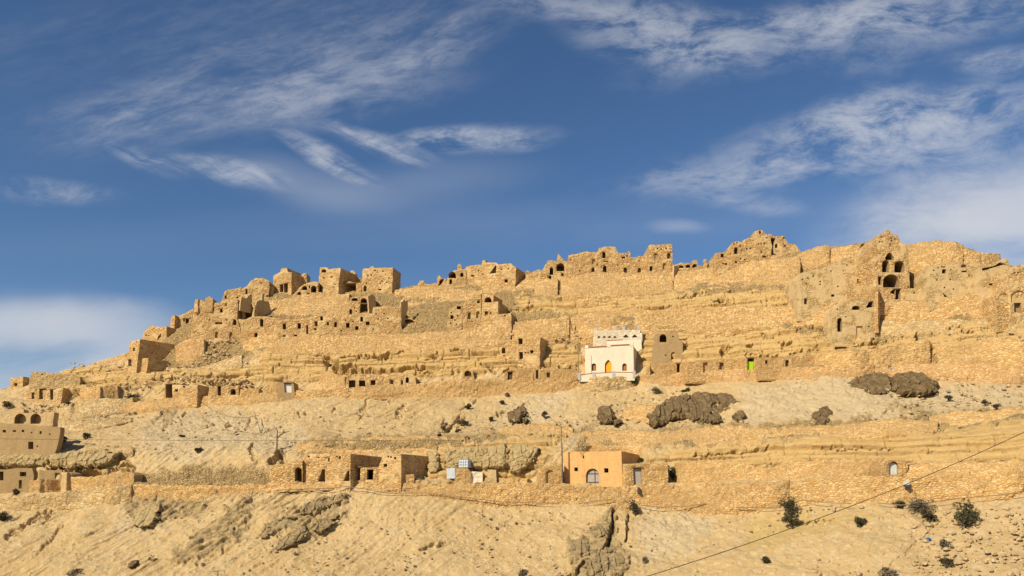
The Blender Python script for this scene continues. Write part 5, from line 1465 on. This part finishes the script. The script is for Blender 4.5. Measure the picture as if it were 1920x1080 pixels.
# ------------------------------------------------------------------ loose stones
def scree_stones():
    rs = np.random.RandomState(4)
    V0 = np.array([(0, 0, 1), (.89, 0, .45), (.28, .85, .45), (-.72, .53, .45), (-.72, -.53, .45), (.28, -.85, .45), (.72, .53, -.45), (-.28, .85, -.45), (-.89, 0, -.45), (-.28, -.85, -.45), (.72, -.53, -.45), (0, 0, -1)])
    F0 = [(0, 1, 2), (0, 2, 3), (0, 3, 4), (0, 4, 5), (0, 5, 1), (1, 6, 2), (2, 7, 3), (3, 8, 4), (4, 9, 5), (5, 10, 1), (6, 7, 2), (7, 8, 3), (8, 9, 4), (9, 10, 5), (10, 6, 1), (11, 7, 6), (11, 8, 7), (11, 9, 8), (11, 10, 9), (11, 6, 10)]
    zones = [((-40, 950), (1960, 1090), 1000, .07, .22), ((240, 770), (1100, 850), 700, .10, .3), ((1100, 700), (1950, 800), 900, .1, .34), ((1480, 950), (1960, 1090), 420, .10, .36), ((380, 600), (470, 700), 320, .12, .42), ((130, 680), (480, 730), 400, .15, .5), ((930, 600), (1090, 690), 260, .12, .36), ((1640, 600), (1930, 640), 260, .12, .4), ((40, 755), (250, 790), 220, .12, .4)]
    V, F = [], []
    for (x0, y0), (x1, y1), n, a, b in zones:
        for _ in range(n):
            px, py = rs.uniform(x0, x1), rs.uniform(y0, y1)
            p = np.array(surf(px, py, .12 + .25 * rs.rand()))
            r = a + (b - a) * rs.rand() ** 3
            s = r * rs.uniform(.6, 1.2, 3) * np.array([1.2, 1, .75])
            th = rs.uniform(0, 6.28)
            q = V0 * (1 + .35 * (rs.rand(12, 1) - .5)) * s
            q = np.stack([q[:, 0] * math.cos(th) - q[:, 1] * math.sin(th), q[:, 0] * math.sin(th) + q[:, 1] * math.cos(th), q[:, 2]], 1) + p
            k = len(V)
            V += list(q); F += [(i + k, j + k, l + k) for i, j, l in F0]
    b_ = NB('loose_stones')
    col = b_.mix(b_.mr(b_.noise(b_.pos(), .9, 3, .6), .35, .65), (.52, .40, .23), (.36, .26, .14))
    o = mesh_obj('loose_stones', V, F, b_.done(col))
    tag(o, kind='stuff')


scree_stones()


# ------------------------------------------------------------------ posts, cables, tank, litter
def tube(name, pts, r, mat, label=None, cat=None, parent=None, n=6, group=None):
    pts = [Vector(p) for p in pts]
    rr = r if isinstance(r, (list, tuple)) else [r] * len(pts)
    o0 = pts[0].copy()
    V, F = [], []
    for i, p in enumerate(pts):
        t = (pts[min(i + 1, len(pts) - 1)] - pts[max(i - 1, 0)]).normalized()
        a = t.cross(Vector((0.13, .2, 1)) if abs(t.z) < .9 else Vector((1, 0, 0))).normalized(); b = t.cross(a)
        for k in range(n):
            g = 2 * math.pi * k / n
            V.append(p + (a * math.cos(g) + b * math.sin(g)) * rr[i] - o0)
    for i in range(len(pts) - 1):
        for k in range(n): F.append((i * n + k, i * n + (k + 1) % n, (i + 1) * n + (k + 1) % n, (i + 1) * n + k))
    F.append(tuple(range(n))); F.append(tuple((len(pts) - 1) * n + k for k in range(n)))
    o = mesh_obj(name, V, F, M[mat] if isinstance(mat, str) else mat, parent)
    o.location = o0 - (parent.location if parent else Vector((0, 0, 0)))
    if label: tag(o, label, cat, group)
    return o


def catenary(a, b, sag, n=40):
    a, b = Vector(a), Vector(b)
    return [a.lerp(b, i / n) - Vector((0, 0, sag * 4 * (i / n) * (1 - i / n))) for i in range(n + 1)]


M['cable'] = plain_mat('black_cable', (.11, .08, .05), .6)
M['pipe'] = plain_mat('dusty_pipe', (.26, .19, .11), .8)
M['wood_pole'] = plain_mat('bleached_wood', (.20, .15, .10), .9, .35)
M['steel'] = plain_mat('galvanised_steel', (.34, .32, .29), .5, .2, spec=.4)
M['tank'] = plain_mat('cloudy_white_plastic', (.55, .62, .70), .5, .1, spec=.4)
M['sheet'] = plain_mat('pale_blue_sheet', (.50, .55, .60), .5, .2, spec=.3)
M['blue'] = plain_mat('blue_plastic', (.03, .16, .45), .5)
M['white_bag'] = plain_mat('white_plastic', (.65, .66, .66), .6)

tube('power_cable', catenary(at(2150, 690, 62), at(1010, 1140, 46), 1.3, 60), .025, 'cable', 'thick black cable slanting across the lower right slope', 'cable')
tube('overhead_wire', catenary(at(-60, 822, 92), at(860, 826, 96), .12, 40), .020, 'cable', 'thin wire strung level across the left slope', 'wire')
tube('overhead_wire', catenary(at(370, 746, 124), at(487, 778, 112), 1.4, 24), .03, 'cable', 'short sagging wire running to the thin slope post', 'wire')
tube('slope_post', [surf(489, 811, .3), surf(487.5, 775, .3) + Vector((0, -3.0, 0))], [.06, .045], 'wood_pole', 'thin bent post on the slope above the lower row', 'post')
PIPES = [('dusty pipe running along the foot of the lower wall', [(515, 919), (560, 917), (610, 916), (650, 912), (690, 918), (730, 925), (800, 924), (860, 931), (900, 936), (940, 941), (990, 942), (1060, 945)]),
         ('short pipe rising to the gully lip', [(1085, 944), (1120, 940), (1156, 934)]), ('pipe looping over the gully lip to the right', [(1166, 934), (1180, 940), (1205, 948), (1240, 951), (1290, 949), (1330, 943)]),
         ('pipe hugging the wall foot near the double shrub', [(1380, 951), (1440, 952), (1480, 948), (1500, 938), (1560, 943), (1605, 944)]), ('pipe along the right wall foot to the edge', [(1645, 943), (1690, 947), (1740, 943), (1790, 935), (1850, 930), (1930, 922)])]
for lb, pts in PIPES:
    q = []
    for (ax, ay), (bx, by) in zip(pts[:-1], pts[1:]):
        for i in range(6):
            t = i / 6
            q.append(surf(ax + (bx - ax) * t, ay + (by - ay) * t, 1.15))
    tube('water_pipe', q, .042, 'pipe', lb, 'pipe', group='pipes along the lower wall')


def lamp_post():
    Y = ysurf(1054, 908) - .8
    b = at(1054.5, 909, Y)
    root = empty('street_lamp', b); tag(root, 'leaning street lamp left of the orange house', 'lamp')
    top = at(1052.5, 801, Y) - Vector((0, 0, 0))
    tube('post', [b - Vector((0, 0, .4)), b.lerp(top, .5), top], [.075, .06, .045], 'wood_pole', parent=root, n=8)
    tip = at(1045.5, 796.5, Y - .8)
    tube('arm', [top, top.lerp(tip, .6), tip], .035, 'wood_pole', parent=root)
    hd = at(1043, 796, Y - .9)
    tube('lamp_head', [tip, tip.lerp(hd, .3) + Vector((0, 0, .02)), hd], [.06, .14, .09], 'iron', parent=root, n=8)
    base2 = at(1055.8, 909, Y)
    tube('conduit', [base2 - Vector((0, 0, .2)), at(1054.2, 830, Y - .05)], .03, 'iron', parent=root)


lamp_post()


def dead_tree():
    b = surf(519, 842, .5)
    root = empty('dead_tree', b); tag(root, 'bare dead trunk with two broken branches on the slope', 'dead tree')
    Y = b.y
    tube('trunk', [b - Vector((0, 0, .3)), at(519.5, 826, Y), at(520, 808, Y), at(518, 801, Y)], [.13, .1, .08, .04], 'wood_pole', parent=root)
    tube('branch', [at(519.5, 822, Y), at(525, 816, Y), at(534, 811, Y), at(543, 808.5, Y)], [.07, .08, .06, .03], 'dark_wood', parent=root)
    tube('branch', [at(520, 818, Y), at(515, 821, Y)], [.05, .03], 'dark_wood', parent=root)
    tube('branch', [at(520, 806, Y), at(515, 802, Y), at(513, 799, Y)], [.05, .05, .03], 'dark_wood', parent=root)


dead_tree()


def small_pylon():
    b = surf(409, 1092, .3)
    root = empty('wooden_cross_post', b); tag(root, 'small wooden post with a crossbar at the bottom edge of the left slope', 'post')
    Y = b.y
    tube('post', [b, at(408.5, 1070, Y)], .05, 'wood_pole', parent=root)
    tube('crossbar', [at(399, 1072, Y), at(416, 1070, Y)], .04, 'wood_pole', parent=root)


small_pylon()


def leaning_stick(label, p0, p1, Yoff=.6, r=.07):
    Y = ysurf(*p0) - Yoff
    tube('leaning_post', [at(*p0, Y), at(*p1, Y)], [r, r * .7], 'wood_pole', label, 'post', group='posts among the ruins')


leaning_stick('slanting post on the great sloping wall', (1073, 620), (1068, 594), 1.2, .10)
leaning_stick('slim pole left of the white house', (1085, 707), (1084, 632), 1.2, .05)
leaning_stick('dark slanting beam against the long house row', (578, 625), (569, 597), 1.3, .10)


def water_tank():
    T = Thing('water_tank', 'caged white plastic water tank on the stone hut', 'tank', 868.5, 877, None, Y=ysurf(868, 895) - 1.2)
    T.block([(860, 876.5), (860, 861), (877.5, 860.5), (877.5, 876.5)], [], yaw=-20, D=1.1, mat='tank', rag=False, name='tank', sink=0)
    A, u, w, l2, D = T.last
    x0, z0 = l2(860, 876.5); x1, z1 = l2(877.5, 860.5)
    bars = []
    for i in range(5):
        x = x0 + (x1 - x0) * i / 4
        bars.append((x - .02, x + .02, -.05, -.01, z0, z1))
    for i in range(4):
        z = z0 + (z1 - z0) * i / 3
        bars.append((x0 - .03, x1 + .03, -.09, -.055, z - .02, z + .02))
    boxes('cage', T, bars, 'steel')
    boxes('pallet', T, [(x0 - .05, x1 + .05, -.1, D, z0 - .16, z0 - .01)], 'dark_wood')
    T2 = Thing('metal_sheet', 'pale blue metal sheet propped beside the water tank', 'sheet', 846, 893, None, dy=1.3)
    T2.block([(838, 894), (837.5, 879), (841, 878), (853, 877.5), (853, 894)], [], yaw=-10, D=.12, mat='sheet', rag=False, name='sheet', sink=.2)
    A, u, w, l2, D = T2.last
    xa, za = l2(841, 893); xb, zb = l2(842, 879)
    boxes('seam', T2, [(xa - .03, xa + .03, -.03, 0.0, za, zb), (xa + .5, xa + .56, -.03, 0.0, za, zb - .1)], 'sheet')


water_tank()


def scrap(label, px, py, s, mat, name='litter', dy=.5):
    c = surf(px, py, dy)
    rs = np.random.RandomState(int(px))
    g = np.zeros((6, 6, 3))
    for i in range(6):
        for j in range(6):
            a, b = (i / 5 - .5) * s, (j / 5 - .5) * s
            g[i, j] = (b * 1.3 + .1 * s * rs.randn(), -.15 * s * rs.rand() - .2 * a, a + .15 * s * rs.randn())
    o = grid_obj(name, g, M[mat]); o.location = c
    m = o.modifiers.new('thickness', 'SOLIDIFY'); m.thickness = .03
    tag(o, label, 'litter', 'litter on the slopes')


scrap('blue scrap of plastic on the lower right slope', 1741, 1012, .32, 'blue')
scrap('torn white bag with blue lying above the layered outcrop', 1672, 692, .55, 'white_bag')
scrap('dark rag beside the white bag above the layered outcrop', 1669, 688, .4, 'iron')
scrap('white scrap near the tuft by the layered outcrop', 1760, 703, .4, 'white_bag')
scrap('white bit among the tuft right of the layered outcrop', 1779, 743, .35, 'white_bag', dy=.9)


def fitting(label, px, py, w, h, mat, mat2):
    T = Thing('wall_fitting', label, 'fitting', px, py, None, Y=ysurf(px, py + 12) - 1.35)
    T.block([(px - w / 2, py + h / 2), (px - w / 2, py - h / 2), (px + w / 2, py - h / 2), (px + w / 2, py + h / 2)], [], D=.5, mat=mat, rag=False, sink=0, name='body')
    A, u, w_, l2, D = T.last
    x0, z0 = l2(px - w / 2, py + h / 2); x1, z1 = l2(px + w / 2, py + h / 2 + 3)
    boxes('hood', T, [(x0 - .05, x1 + .05, -.15, .45, z0 - .22, z0 - .02)], mat2)


fitting('white fitting with a dark hood on the lower right wall', 1702, 906, 7, 6, 'white_bag', 'iron')
fitting('dark drain box set in the wall below the plank door', 1198, 917, 3, 7, 'iron', 'iron')
